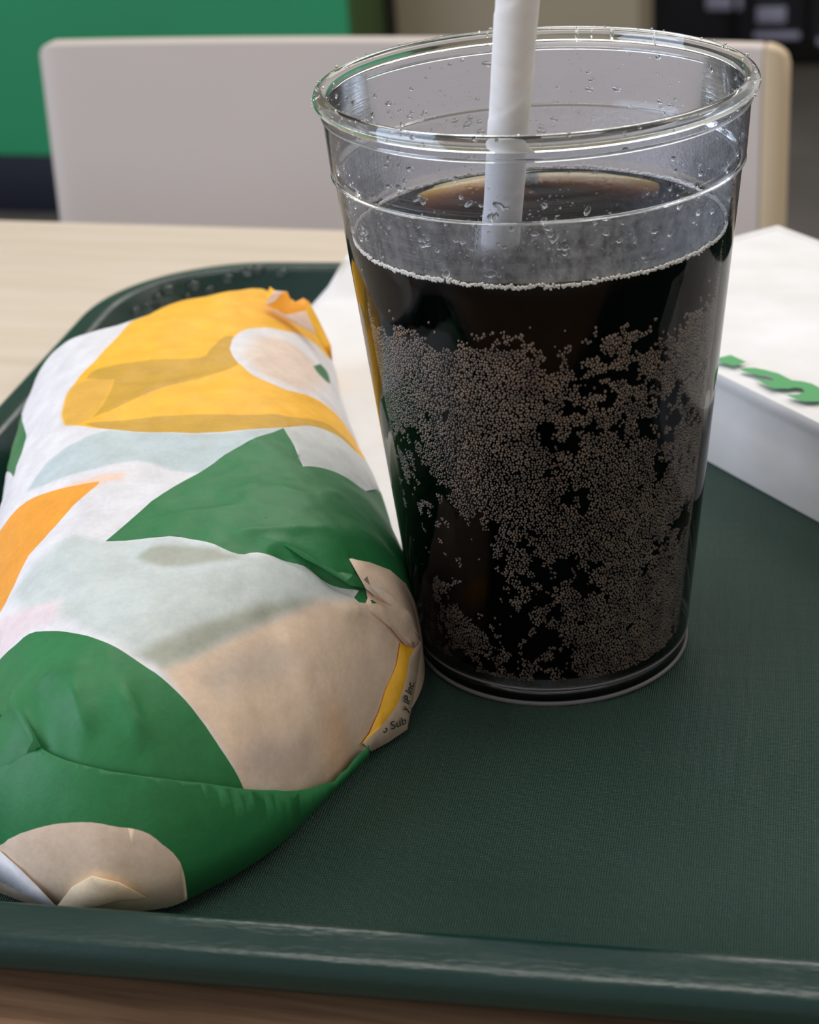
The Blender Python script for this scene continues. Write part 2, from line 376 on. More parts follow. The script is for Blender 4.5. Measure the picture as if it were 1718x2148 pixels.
def on_wall(psi, z, r, sx=1., sz=1., flat=.4, gap=.0017, V=icoV, tilt=0.):
    """blobs pressed onto the wall; psi measured from the side that faces the seat"""
    al = math.radians(-94.7) + psi; rad = np.array([rw(a) for a in z]) - gap
    er = np.stack([np.cos(al), np.sin(al), 0 * al], -1); et = np.stack([-np.sin(al), np.cos(al), 0 * al], -1)
    c = er * rad[:, None]; c[:, 2] = z
    ct, st = np.cos(tilt), np.sin(tilt)
    e1 = et * np.reshape(ct, (-1, 1)) + np.array([0, 0, 1.]) * np.reshape(st, (-1, 1)); e2 = -et * np.reshape(st, (-1, 1)) + np.array([0, 0, 1.]) * np.reshape(ct, (-1, 1))
    P = c[:, None] + r[:, None, None] * (V[None, :, 0:1] * (e1 * np.reshape(sx, (-1, 1)))[:, None] + V[None, :, 1:2] * (e2 * np.reshape(sz, (-1, 1)))[:, None] + flat * V[None, :, 2:3] * er[:, None])
    return P
N = 1500
psi = RNG.uniform(-math.pi, math.pi, N); z = RNG.uniform(.1165, .1455, N)
low = RNG.random(N) < .5; z[low] = RNG.uniform(.117, .136, low.sum())
keep = vnoise(np.stack([psi * .05, z], -1), 160, 3) > .38
psi, z = psi[keep], z[keep]; N = len(psi)
r = .00014 + .00075 * RNG.random(N) ** 5
drops = many('water_droplets', on_wall(psi, z, r, RNG.uniform(.8, 2.0, N), RNG.uniform(.7, 1.1, N), .45, .0017, icoV, RNG.normal(.1, .4, N)), icoF, m_water, cup)
tag(drops, kind='stuff')
# tiny beads of water along the rim
N = 130
a = RNG.uniform(0, 2 * math.pi, N); t = RNG.uniform(-.3, 2.6, N); rr = .0002 + .0004 * RNG.random(N) ** 2
c = np.stack([(RR + .0020 * np.cos(t)) * np.cos(a), (RR + .0020 * np.cos(t)) * np.sin(a), .1481 + .0020 * np.sin(t)], -1)
rd = many('rim_droplets', c[:, None] + rr[:, None, None] * icoV[None], icoF, m_water, cup); tag(rd, kind='stuff')

# ---------------------------------------------------------------- cola with its bubbles
m_cola = mat('cola', (255, 255, 255), .0, .5, **{'Transmission Weight': 1.0, 'IOR': 1.15})
va = nn(m_cola, 'ShaderNodeVolumeAbsorption'); va.inputs['Color'].default_value = (.72, .56, .08, 1); va.inputs['Density'].default_value = 560
ln(m_cola, va.outputs[0], m_cola.node_tree.nodes['Material Output'].inputs['Volume'])
GAP = .0026
cola = None
prof = [(.0001, .0057), (.028, .0057), (rw(.007) - GAP - .0012, .0060), (rw(.008) - GAP, .0080)] + [(rw(z) - GAP, z) for z in np.linspace(.012, LZ - .0012, 30)] + [(rw(LZ) - GAP - .0003, LZ - .0003), (rw(LZ) - GAP - .0022, LZ - .0008), (.03, LZ - .0010), (.0001, LZ - .0010)]
cola = lathe('cola', prof, m_cola, None, 160); cola.location = (CX, CY, 0)
tag(cola, 'dark fizzy cola filling most of the clear tumbler', 'drink')

m_bub = mat('bubble_skin', (66, 58, 53), .12, .8)
nzb = noise_tex(m_bub, coords(m_bub), 260, 2)
lwb = nn(m_bub, 'ShaderNodeLayerWeight'); lwb.inputs['Blend'].default_value = .5
mb = nn(m_bub, 'ShaderNodeMix', data_type='RGBA', blend_type='MULTIPLY'); mb.inputs['Factor'].default_value = 1
ln(m_bub, ramp(m_bub, nzb, [(.35, (98, 86, 80)), (.65, (146, 126, 110))]), mb.inputs['A'])
ln(m_bub, ramp(m_bub, lwb.outputs['Facing'], [(.1, (1, 1, 1, 1)), (.75, (.12, .11, .10, 1))]), mb.inputs['B'])  # dark rims put into the colour, imitating how bubbles bend light
ln(m_bub, mb.outputs['Result'], bsdf(m_bub).inputs['Base Color'])
sp = .00074
rows = int(.107 / (sp * .866)); P = []
for i in range(rows):
    z_ = .0065 + i * sp * .866; R_ = rw(z_); n_ = int(R_ * math.radians(230) / sp)
    ps = np.linspace(-math.radians(115), math.radians(115), n_) + (sp / R_ / 2 if i % 2 else 0)
    P.append(np.stack([ps, np.full(n_, z_)], -1))
P = np.concatenate(P); P += RNG.normal(0, 1, P.shape) * np.array([.00016 / .042, .00016])
psi, z = P[:, 0], P[:, 1]
q = (LZ - z) / (LZ - .006); s_ = np.sin(np.clip(psi, -1.57, 1.57)); arc = np.stack([psi * .041, z], -1)
n1 = .5 * vnoise(arc, 95, 1) + .3 * vnoise(arc, 260, 2) + .2 * vnoise(arc, 620, 5)
n2 = .6 * vnoise(arc, 420, 7) + .4 * vnoise(arc, 900, 9)
cov = 1.0 * sstep(.05, .20, q + .10 * (n1 - .5) - .05 * np.clip(-s_, 0, 1))
cov *= 1 - .42 * sstep(-.15, .05, s_) * (1 - sstep(.36, .50, q)) * (1 - .55 * sstep(.65, .95, s_))
hole = np.exp(-(((s_ - .16) / .10) ** 2 + ((q - .22) / .09) ** 2)); cov *= 1 - .8 * hole
cov *= 1 - .80 * sstep(.50, .62, q + .35 * np.clip(s_ + .55, -.5, .6) * -1) * (1 - sstep(-.35, -.05, s_)) * (1 - .35 * sstep(.8, .9, q))
cov *= 1 - .45 * sstep(.60, .68, q) * sstep(-.35, -.1, s_) * (1 - sstep(.72, .80, q))
cov *= 1 - .45 * sstep(.70, .80, q) * sstep(-.4, -.2, s_) * (1 - sstep(.0, .25, s_))
field = .62 * n1 + .38 * n2
keep = field < .305 + .37 * cov - .30 * (cov < .05)
strag = RNG.random(len(q)) < .004 * (q > .04)
keep |= strag
psi, z, q, s_ = psi[keep], z[keep], q[keep], s_[keep]; N = len(psi)
r = .00034 + .00010 * (1 - sstep(.25, .5, q)) + .00006 * s_; r *= RNG.uniform(.75, 1.25, N)
half = icoF[(icoV[icoF].mean(1)[:, 2] > -.35)] if False else ico1F[(ico1V[ico1F].mean(1)[:, 2] > -.3)]
bub = many('bubbles', on_wall(psi, z, r, 1., 1.15, .9, GAP - .00005, ico1V), half, m_bub, cola)
tag(bub, 'fine beige bubbles clinging inside the glass', kind='stuff')
print('bubbles', N)
# pale ring of foam where the drink meets the wall
m_foam = mat('foam', (226, 222, 216), .25, .6)
N = 2600
psi = RNG.uniform(-math.pi, math.pi, N); arc = np.stack([psi * .046, 0 * psi], -1)
z = LZ - .0002 + RNG.normal(0, .00022, N) + .0006 * (vnoise(arc, 300, 4) - .5); r = RNG.uniform(.00018, .00042, N)
foam = many('foam_ring', on_wall(psi, z, r, 1, 1, 1., .0021, ico1V), ico1F, m_foam, cola); tag(foam, 'pale line of foam along the wall', kind='stuff')

# ---------------------------------------------------------------- paper straw
m_straw = bpy.data.materials.new('white_straw_paper'); m_straw.use_nodes = True
b = bsdf(m_straw); b.inputs['Roughness'].default_value = .65; b.inputs['Specular IOR Level'].default_value = .3
fz = noise_tex(m_straw, coords(m_straw), 250, 4)
ln(m_straw, ramp(m_straw, fz, [(.3, (238, 234, 230)), (.7, (246, 243, 240))]), b.inputs['Base Color'])
ln(m_straw, bump(m_straw, noise_tex(m_straw, coords(m_straw), 900, 3), .12, .0004).outputs[0], b.inputs['Normal'])
S0 = Vector((.0256, .4290, .112)); S1 = Vector((.0289, .3920, .1760)); SD = (S1 - S0).normalized()
B0 = S0 - SD * .118; B1 = S1 + SD * .055; SL = (B1 - B0).length
sx = SD.orthogonal().normalized(); sy = SD.cross(sx)
V = []; F = []; K = 40; NR = 400; pitch = .030; r0 = .00445
for i in range(NR):
    t_ = SL * i / (NR - 1)
    for k in range(K):
        a = 2 * math.pi * k / K
        ph = ((t_ / pitch - k / K) % 1.0)
        rr = r0 + .00018 * (ph if ph < .97 else (1 - ph) / .03 * .97)          # spiral lap of the paper strip
        V.append(B0 + SD * t_ + (sx * math.cos(a) + sy * math.sin(a)) * rr)
for i in range(NR - 1):
    for k in range(K): F.append((i * K + k, i * K + (k + 1) % K, (i + 1) * K + (k + 1) % K, (i + 1) * K + k))
o_ = len(V)
for t_ in (0, SL):
    for k in range(K):
        a = 2 * math.pi * k / K; V.append(B0 + SD * t_ + (sx * math.cos(a) + sy * math.sin(a)) * (r0 - .0006))
for k in range(K):
    l = (k + 1) % K
    F.append((o_ + k, o_ + l, o_ + K + l, o_ + K + k)); F.append((k, l, o_ + l, o_ + k)); F.append(((NR - 1) * K + k, (NR - 1) * K + l, o_ + K + l, o_ + K + k))
st = obj('straw', V, F, m_straw, None, True, 60); tag(st, 'white paper drinking straw standing in the cola', 'straw')
# ---------------------------------------------------------------- shape data (metres for OUT and LOGO, millimetres elsewhere)
OUT=[(-.1005,.350),(-.0900,.338),(-.0760,.3320),(-.0620,.3315),(-.0530,.3350),(-.0373,.3490),(-.0250,.3680),(-.0125,.3880),(-.0035,.4010),(.0010,.4180),(.0000,.4420),(-.0045,.4750),(-.0113,.5170),(-.0158,.5500),(-.0200,.5800),(-.0215,.6050),(-.0270,.6220),(-.0420,.6240),(-.0620,.6200),(-.0860,.6080),(-.1035,.5910),(-.1205,.5735),(-.1225,.5500),(-.1205,.5100),(-.1150,.4400),(-.1080,.3850)]
PRINT={
 'yellow':[[-81.25,568.16],[-83.65,557.16],[-85.06,549.99],[-86.46,543.22],[-88.41,536.68],[-90.37,530.67],[-92.11,525.57],[-93.51,521.1],[-94.67,517.22],[-95.55,513.66],[-96.1,510.36],[-96.36,507.24],[-96.44,504.07],[-96.44,501.01],[-96.26,497.91],[-95.87,494.82],[-95.18,491.74],[-94.28,488.66],[-93.52,486.09],[-92.74,484.67],[-91.78,483],[-90.03,480.81],[-87.2,478.16],[-83.73,475.7],[-80.11,473.87],[-76.2,472.24],[-72.08,471],[-68.2,469.84],[-64.84,468.72],[-61.7,467.68],[-58.48,466.97],[-55.2,466.77],[-51.81,466.91],[-47.88,467.05],[-42.73,467.23],[-37.14,468.69],[-32.71,471.44],[-30.17,474.18],[-28.68,476.24],[-27.4,478.01],[-26.13,479.4],[-25.08,480.39],[-23.98,481.22],[-22.71,482.24],[-21.4,483.22],[-20.17,484.14],[-19.07,484.65],[-18.05,484.88],[-17.1,485.16],[-16.24,485.32],[-15.46,485.31],[-14.67,485.49],[-13.79,485.96],[-12.91,486.84],[-12.19,488.45],[-9.21,540.86],[-9.21,540.86],[-9.21,540.86],[-10.69,549.07],[-13.63,565.11],[-15.78,576.72],[-18.12,594.44],[-18.8,607.15],[-20.5,617.94],[-22.37,624.89],[-24.26,628.49],[-25.5,629.86],[-26.97,630.88],[-28.63,631.58],[-30.47,632.02],[-34.55,632.28],[-36.75,632.22],[-43.65,631.82],[-48.62,631.28],[-53.91,630.35],[-62.36,627.99],[-68.56,625.65],[-78.54,621.12]],
 'egg':[[-50.05,530.89],[-49.97,534.14],[-49.87,538.06],[-49.54,541.68],[-48.9,544.48],[-48.03,546.94],[-46.95,549.28],[-45.59,551.51],[-44.04,553.88],[-42.44,556.15],[-40.91,558.39],[-39.34,560.39],[-37.59,562.63],[-35.49,565.26],[-33.21,568.66],[-31.13,572.09],[-29.37,575.27],[-27.82,578.6],[-26.39,582.05],[-25.13,583.87],[-24,585.68],[-22.73,592.91],[-21.04,620.41],[-20.5,617.94],[-20,615.37],[-18.3,597.76],[-14.37,569.05],[-10.69,549.07],[-9.96,545],[-9.21,540.86],[-11.92,494.09],[-12.24,496.58],[-12.63,499.57],[-13.02,502.99],[-13.4,507.92],[-13.81,514.2],[-14.24,516.16],[-14.78,514.32],[-15.47,513.17],[-16.21,513.03],[-16.95,513.92],[-17.72,515.06],[-18.61,515.05],[-19.62,514.22],[-20.76,512.93],[-22.1,511.58],[-23.7,510.19],[-25.5,508.74],[-27.43,507.34],[-29.5,505.49],[-31.69,503.58],[-33.8,502.89],[-35.79,503.46],[-37.7,504.66],[-39.49,506.3],[-41.07,507.9],[-42.5,509.69],[-43.92,511.93],[-45.43,515.07],[-46.91,518.57],[-48.16,522.1],[-49,525.29],[-49.58,528.37]],
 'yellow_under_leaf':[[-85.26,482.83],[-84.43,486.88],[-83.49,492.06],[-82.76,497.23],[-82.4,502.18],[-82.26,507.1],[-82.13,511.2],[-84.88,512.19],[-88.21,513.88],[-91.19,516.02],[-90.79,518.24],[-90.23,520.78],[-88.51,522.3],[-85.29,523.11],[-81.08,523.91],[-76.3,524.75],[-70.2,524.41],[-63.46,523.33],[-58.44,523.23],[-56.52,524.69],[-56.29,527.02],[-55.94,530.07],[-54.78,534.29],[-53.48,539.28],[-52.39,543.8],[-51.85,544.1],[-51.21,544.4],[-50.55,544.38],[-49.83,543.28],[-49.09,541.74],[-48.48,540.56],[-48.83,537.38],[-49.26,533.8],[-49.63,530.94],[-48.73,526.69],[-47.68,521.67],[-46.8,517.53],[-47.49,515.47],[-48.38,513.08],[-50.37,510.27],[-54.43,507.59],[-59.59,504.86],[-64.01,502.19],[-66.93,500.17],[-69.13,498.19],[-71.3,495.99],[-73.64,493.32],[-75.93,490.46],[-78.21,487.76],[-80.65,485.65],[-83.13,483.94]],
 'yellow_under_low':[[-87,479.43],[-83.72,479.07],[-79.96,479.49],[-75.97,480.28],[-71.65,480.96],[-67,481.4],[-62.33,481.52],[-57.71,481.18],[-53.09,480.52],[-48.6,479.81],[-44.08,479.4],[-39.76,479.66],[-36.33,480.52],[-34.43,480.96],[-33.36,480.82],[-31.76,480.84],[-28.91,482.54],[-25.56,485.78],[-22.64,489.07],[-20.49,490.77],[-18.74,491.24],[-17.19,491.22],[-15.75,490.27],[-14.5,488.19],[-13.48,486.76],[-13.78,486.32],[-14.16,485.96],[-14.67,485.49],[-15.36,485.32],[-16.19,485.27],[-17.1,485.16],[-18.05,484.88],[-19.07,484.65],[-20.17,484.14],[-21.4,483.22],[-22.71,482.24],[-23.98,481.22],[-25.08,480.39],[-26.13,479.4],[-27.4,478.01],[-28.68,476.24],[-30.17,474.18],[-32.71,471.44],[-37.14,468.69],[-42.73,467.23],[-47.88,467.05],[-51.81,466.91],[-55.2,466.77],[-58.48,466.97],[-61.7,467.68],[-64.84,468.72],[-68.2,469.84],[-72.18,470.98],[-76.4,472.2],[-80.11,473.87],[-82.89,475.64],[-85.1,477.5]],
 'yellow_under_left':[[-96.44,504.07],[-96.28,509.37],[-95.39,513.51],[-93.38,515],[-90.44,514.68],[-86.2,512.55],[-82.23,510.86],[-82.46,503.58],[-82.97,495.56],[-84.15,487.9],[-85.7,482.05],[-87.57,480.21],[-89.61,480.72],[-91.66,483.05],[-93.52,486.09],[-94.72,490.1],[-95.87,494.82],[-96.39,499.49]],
 'pale_arc':[[-99.72,454.06],[-99.13,457.44],[-98.09,460.96],[-96.24,463.49],[-93.74,465.55],[-90.55,467.37],[-87.06,469.29],[-83.87,471.6],[-80,472.9],[-74.21,471.38],[-68.14,469.21],[-63.21,467.56],[-58.43,466.34],[-53.51,466.08],[-47.84,466.43],[-39.81,467.08],[-32.32,470.97],[-36.28,464.48],[-40.76,459.03],[-45.05,454.22],[-48.77,449.89],[-51.21,446.12],[-52.91,443.15],[-56.33,444.23],[-60.08,445.63],[-63.29,448.11],[-66.42,450.42],[-69.71,451.39],[-72.99,451.48],[-76.14,450.73],[-79.3,449.84],[-82.49,449.65],[-86.01,449.65],[-90.69,449.9],[-95.27,451.29],[-97.94,452.73]],
 'pale_right':[[-32.71,471.44],[-30.09,474.41],[-27.4,478.01],[-25.59,479.99],[-23.98,481.22],[-22.05,482.75],[-20.17,484.14],[-18.55,484.78],[-17.1,485.16],[-15.87,485.28],[-14.67,485.49],[-13.36,487.18],[-11.92,494.09],[-7.56,532.17],[-6.63,527.53],[-3.27,511.68],[-0.69,499.47],[-3.27,511.68],[-10.9,459.38],[-13.23,457.21],[-15.24,456.74],[-17.37,455.87],[-19.5,454.65],[-21.77,452.61],[-23.85,450.53],[-25.44,448.89],[-26.66,447.65],[-27.75,453.3],[-29.14,459.83],[-30.96,466.01]],
 'peach':[[-98.49,446.08],[-95.5,444.95],[-92.12,444.38],[-88.53,444.29],[-85,444.7],[-81.85,444.87],[-78.75,444.98],[-75.2,444.75],[-72.06,444.8],[-72.34,442.72],[-73.11,440.71],[-74.94,440.5],[-77.52,439.6],[-80.66,435.67],[-84.6,431.56],[-90.28,430.02],[-96.25,431.37],[-97.33,438.52]],
 'orange':[[-78.29,440.95],[-79.62,441.19],[-81.25,441.65],[-83.05,442.24],[-84.97,442.71],[-87.09,443.42],[-89.31,444.12],[-91.8,445.06],[-94.44,446.2],[-96.86,447.26],[-98.87,447.83],[-100.58,447.99],[-102.06,448],[-103.19,447.75],[-104.03,447.16],[-104.93,446.51],[-106.18,446.75],[-107.61,447.44],[-108.73,446.23],[-109.22,441.58],[-109.35,435.04],[-109.04,427.4],[-107.95,417.56],[-106.52,407.11],[-105.51,399.19],[-103.81,398.03],[-102.25,398.29],[-101.08,399.25],[-100.28,399.76],[-99.64,400.06],[-98.96,400.93],[-98.2,402.81],[-97.4,405.29],[-96.53,407.82],[-95.64,410.48],[-94.64,413.09],[-93.49,415.54],[-92.08,417.3],[-90.51,418.88],[-88.86,420.87],[-87.1,423.7],[-85.3,427.2],[-83.59,430.45],[-81.97,433.26],[-80.43,435.7],[-79.28,437.79],[-78.69,439.26],[-78.47,440.25]],
 'pale_big':[[-95.95,404.02],[-94.39,405.58],[-92.3,407.36],[-89.35,409.03],[-86.27,410.87],[-83.85,412.99],[-81.19,413.98],[-78.09,412.08],[-73.58,409.46],[-65.65,408.67],[-57.34,407.83],[-51.53,405.2],[-46.74,402.5],[-42.7,400.69],[-38.39,399.72],[-31.89,400.87],[-25.71,402.42],[-22.57,402.08],[-20.29,401.36],[-17.18,401.05],[-14.38,401.24],[-14.43,400.35],[-14.48,399.56],[-17.17,397.78],[-20.53,395.39],[-24.49,391.7],[-28.84,387.32],[-33.51,382.28],[-38.11,377.15],[-42.34,372.49],[-46.02,368.29],[-48.71,365.12],[-51.09,362.67],[-53.83,360.39],[-56.26,358.59],[-58.52,359.47],[-61.06,360.68],[-63.25,362.17],[-65.52,363.72],[-68.07,365.21],[-71.26,367.85],[-76.04,373.34],[-80.9,379.61],[-81.42,383.73],[-81.97,388.03],[-83.91,388.42],[-86.42,389.32],[-89.83,391.35],[-93.27,394.05],[-94.58,398.9]],
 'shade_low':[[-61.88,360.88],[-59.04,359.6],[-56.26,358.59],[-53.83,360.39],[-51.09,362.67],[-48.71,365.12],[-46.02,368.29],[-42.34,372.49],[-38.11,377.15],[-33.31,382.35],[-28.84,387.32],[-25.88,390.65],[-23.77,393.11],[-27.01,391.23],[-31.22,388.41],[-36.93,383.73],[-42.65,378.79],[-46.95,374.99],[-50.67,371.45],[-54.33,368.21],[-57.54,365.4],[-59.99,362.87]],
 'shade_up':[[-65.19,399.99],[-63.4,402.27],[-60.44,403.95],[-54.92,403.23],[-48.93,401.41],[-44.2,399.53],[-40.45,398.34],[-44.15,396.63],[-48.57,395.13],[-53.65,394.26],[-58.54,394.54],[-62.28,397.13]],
 'pink_left':[[-104.42,402.63],[-99.85,397.06],[-95.98,394.8],[-93.3,393.94],[-90.58,392.87],[-86.81,390.74],[-83.39,389.05],[-82.35,385.9],[-81.29,382.69],[-81.85,379.82],[-82.43,377.08],[-85.32,378.76],[-88.78,380.19],[-92.45,378.9],[-96.06,378.24],[-99.8,388.86]],
 'tan':[[-56.26,358.59],[-53.83,360.39],[-51.09,362.67],[-48.71,365.12],[-46.02,368.29],[-42.34,372.49],[-38.11,377.15],[-33.31,382.35],[-28.84,387.32],[-26.29,390.44],[-23.77,393.11],[-19.04,396.6],[-14.46,399.94],[-12.66,401.99],[-11,404.53],[-6.82,410.92],[-2.45,423],[6.97,438.07],[7.33,427.31],[3.81,400.57],[-2.1,389.39],[-12.13,376.16],[-19.27,365.51],[-22.78,360.31],[-27.69,352.79],[-32.21,356.15],[-41.17,345.7],[-41.55,346.74],[-42.51,348.24],[-44.84,349.3],[-47.52,350.58],[-49.52,351.73],[-51.48,353.14],[-53.94,355.75]],
 'blot':[[-41.65,349.51],[-40.25,351.36],[-38.62,353.58],[-36.95,355.65],[-35.18,357.7],[-33.38,359.47],[-31.4,361.41],[-28.89,364.38],[-26.53,367.38],[-26.15,367.38],[-25.78,367.53],[-28.66,363.13],[-31.83,358.37],[-34.79,354.57],[-37.54,351.82],[-39.82,350.3]],
 'blot_up':[[-48.37,359.65],[-46.34,363.13],[-43.5,367.39],[-39.03,372.05],[-34.46,375.9],[-31.51,377.13],[-29.41,377.51],[-30.03,374.24],[-30.67,371.19],[-34.54,367.51],[-38.61,363.58],[-41.85,359.76],[-44.48,356.68],[-46.4,358]],
 'peach_end':[[-21.01,378.48],[-20.37,378.62],[-19.67,378.78],[-19.05,378.69],[-18.5,378.85],[-18,379.31],[-17.6,379.91],[-20.4,375.44],[-23.14,371.03],[-22.84,371.69],[-22.42,373.16],[-21.71,375.7]],
 'leaf':[[-32.33,471.4],[-31.35,467.88],[-30.2,463.93],[-29.14,459.83],[-28.21,455.53],[-27.36,451.2],[-26.66,447.65],[-25.88,448.43],[-24.95,449.43],[-23.85,450.53],[-22.51,451.82],[-21,453.33],[-19.5,454.65],[-18.08,455.51],[-16.68,456.08],[-15.24,456.74],[-13.86,456.84],[-12.44,457.14],[-10.67,460],[-8.28,477.32],[-3.27,511.68],[-1.98,505.67],[1.68,486.95],[5.32,459.85],[6.51,446.21],[6.51,446.21],[6.18,450.56],[-2.45,423],[-3.84,419.72],[-4.84,418.94],[-5.97,418.01],[-7.45,416.24],[-9.05,414.53],[-10.66,413.05],[-12.31,411.65],[-13.96,410.4],[-15.34,409.48],[-14.66,408.38],[-13.87,407.15],[-13.17,406.12],[-12.62,405.59],[-12.15,405.07],[-11.84,404.61],[-11.74,403.93],[-11.79,403.21],[-11.84,402.64],[-11.25,402.61],[-10.54,402.59],[-9.95,402.65],[-11.25,401.51],[-12.77,400.35],[-14.06,399.47],[-14.25,399.65],[-14.47,399.9],[-14.66,400.17],[-14.31,400.79],[-13.91,401.59],[-13.57,402.31],[-14.64,401.77],[-15.92,401.21],[-17.29,400.85],[-18.77,400.64],[-20.33,400.54],[-21.83,400.59],[-23.16,400.95],[-24.43,401.37],[-25.82,401.61],[-27.43,401.57],[-29.17,401.43],[-30.96,401.18],[-32.86,401.23],[-34.82,401.16],[-36.66,401.06],[-38.26,400.56],[-39.72,399.74],[-41.26,399.46],[-42.95,399.89],[-44.77,401.06],[-46.61,402.24],[-48.48,403.42],[-50.36,404.49],[-52.25,405.58],[-53.74,406.52],[-55.21,407.26],[-57.8,407.9],[-62.57,408.35],[-68.48,408.79],[-73.58,409.46],[-71.46,413.11],[-68.96,417.79],[-66.38,422.41],[-63.84,426.79],[-61.24,431.08],[-58.65,435.18],[-56.01,439.14],[-53.4,442.99],[-51.14,446.2],[-49.6,448.7],[-48.45,450.64],[-47.06,452.55],[-45.2,454.54],[-43.1,456.51],[-40.76,459.03],[-37.93,462.29],[-34.89,466.7]],
 'egg_peach':[[-45.72,525.92],[-44.17,535],[-42.63,545.22],[-38.85,549.25],[-34.56,553.56],[-30.09,552.68],[-26.2,551.03],[-23.74,548.44],[-22.07,545.62],[-24.24,525.91],[-26.53,512.67],[-29.45,509.15],[-32.92,507.6],[-36.74,509.12],[-40.46,513.05],[-43.39,519.47]],
 'green_dot':[[-26.11,547.8],[-25.67,550.48],[-25.17,554.07],[-24.76,557.77],[-24.29,558.45],[-23.74,559.72],[-23.24,560.49],[-22.82,559.99],[-22.44,558.62],[-22.1,556.98],[-21.79,555.09],[-21.51,552.92],[-21.3,551.31],[-21.72,548.9],[-22.25,546.84],[-22.85,545.36],[-23.54,544.45],[-24.29,544],[-24.94,544.19],[-25.42,545.22],[-25.79,546.53]],
 'green_left':[[-123.31,582.78],[-124.86,580.21],[-124.86,580.21],[-114.76,530.37],[-112.26,519.72],[-110.53,512.91],[-109.4,508.05],[-108.92,505.05],[-108.86,503.24],[-108.84,500.83],[-108.82,497.33],[-108.86,493.39],[-108.9,489.68],[-108.91,486.23],[-108.93,483.1],[-108.93,480.39],[-127.95,547.59],[-127.95,547.59],[-127.95,547.59],[-127.64,563.42],[-127.22,572.33],[-125.98,577.59],[-124.86,580.21],[-124.86,580.21]],
 'green_low':[[-101.22,383.95],[-99.25,382.32],[-97.7,380.75],[-96.28,379.66],[-94.84,379.02],[-93.45,378.62],[-92.09,378.38],[-90.83,378.46],[-89.6,378.72],[-88.17,378.46],[-86.47,377.64],[-84.62,376.48],[-82.76,375.17],[-81.05,374.04],[-79.33,372.77],[-77.5,371.33],[-75.42,369.64],[-73.27,367.98],[-71.18,366.14],[-69.31,364.55],[-67.61,363.41],[-65.93,362.25],[-64.26,361.13],[-62.6,359.99],[-60.98,358.95],[-59.36,357.91],[-57.78,357.05],[-56.2,356.11],[-54.59,355.09],[-52.99,354.09],[-51.48,353.14],[-50.05,352.18],[-48.71,351.27],[-47.52,350.58],[-46.48,349.89],[-45.58,349.42],[-44.74,348.98],[-43.94,348.68],[-43.2,348.4],[-42.51,348.24],[-41.83,348.08],[-41.2,347.96],[-40.63,347.79],[-40.14,347.54],[-39.71,347.23],[-39.37,347.11],[-45.57,341.48],[-52.94,335.86],[-61.79,332.29],[-73.71,332.43],[-88.2,337.42],[-100.71,337.66],[-106.7,353.21],[-112.1,378.13],[-115.7,397.24],[-116.96,404.35],[-105.61,391.61]],
}
CREASE={
 'ridge_leaf':[[-36.79,406.88],[-35.53,406.1],[-34.03,405.31],[-32.29,404.51],[-30.2,403.71],[-27.89,403.09],[-25.7,402.61],[-23.88,402.57],[-22.19,402.56],[-20.25,402.52],[-17.73,402.57],[-14.98,402.87],[-12.65,403.4]],
 'valley_leaf':[[-34.93,403.34],[-33.14,402.91],[-31.03,402.55],[-28.99,402.34],[-27.09,402.22],[-25.25,402.06],[-23.54,401.88],[-22.06,401.39],[-20.71,400.8],[-19.24,400.51],[-17.42,400.86],[-15.45,401.42],[-13.79,402.15]],
 'ridge_leaf_b':[[-44.64,405.68],[-41.88,406.78],[-38.56,408.3],[-34.6,409.7],[-29.47,411.21],[-23.73,413.6],[-18.87,417.07]],
 'ridge_leaf_c':[[-35.36,434.35],[-32.47,432.11],[-29.1,430.02],[-25.82,429.69],[-22.6,431.92],[-19.38,436.1],[-16.67,440.83]],
 'ridge_left':[[-91.22,362.9],[-89.65,359.16],[-87.89,355.15],[-86.31,351.82],[-84.88,349.25],[-83.45,346.68],[-82.37,344.78],[-81.8,343.79],[-81.51,343.19],[-81.31,342.83]],
 'ridge_g1':[[-75.6,356.29],[-74.86,354.02],[-74.05,351.64],[-73.15,349.21],[-72.08,346.7],[-70.94,344.21],[-70.03,342.37]],
 'ridge_g2':[[-66.05,354.22],[-64.65,351.81],[-63.09,349.37],[-61.9,346.97],[-61.34,344.45],[-61.15,342.05],[-61.07,340.36]],
 'ridge_g3':[[-85.88,358.84],[-83.43,358.11],[-80.62,357.65],[-77.84,357.58],[-74.85,357.17],[-71.81,356.81],[-69.27,356.67]],
 'ridge_end':[[-12.07,404.37],[-11,404.77],[-9.73,405.39],[-8.28,406.09],[-6.54,406.83],[-4.62,408.16],[-2.94,409.82],[-1.65,411.63],[-0.6,413.7],[0.28,416.44]],
 'ridge_end_b':[[-19.59,393.27],[-17.66,395.25],[-15.34,397.57],[-12.9,399.57],[-10.27,401.28],[-7.53,403.45],[-5.2,406.05],[-4.76,405.61],[-4.26,405.19],[-3.82,405]],
 'ridge_tan':[[-34.4,381.8],[-32.44,380.32],[-30.18,378.89],[-28.42,377.39],[-27.73,375.16],[-27.54,372.73],[-26.91,371.28],[-25.27,371.48],[-23.18,372.88],[-21.4,374.58]],
 'ridge_top':[[-84.43,482.67],[-79.97,487.76],[-74.71,494.88],[-68.96,501.32],[-62.33,505.18],[-55.23,507.71],[-49.19,511.02],[-44.94,516.98],[-41.81,524.59],[-39.27,532.5]],
 'ridge_top_b':[[-98.15,512.07],[-94.66,522.81],[-90.78,538.27],[-86.98,552.85],[-83.01,561.51],[-78.83,565.86],[-75.23,569.03]],
 'ridge_mid':[[-93.48,412.79],[-88.43,411.42],[-82.9,411.84],[-77.54,413.41],[-72.51,414.76],[-67.38,416.05],[-61.6,417.45],[-54.33,418.98],[-46.37,420.52],[-39.6,421.81]],
}
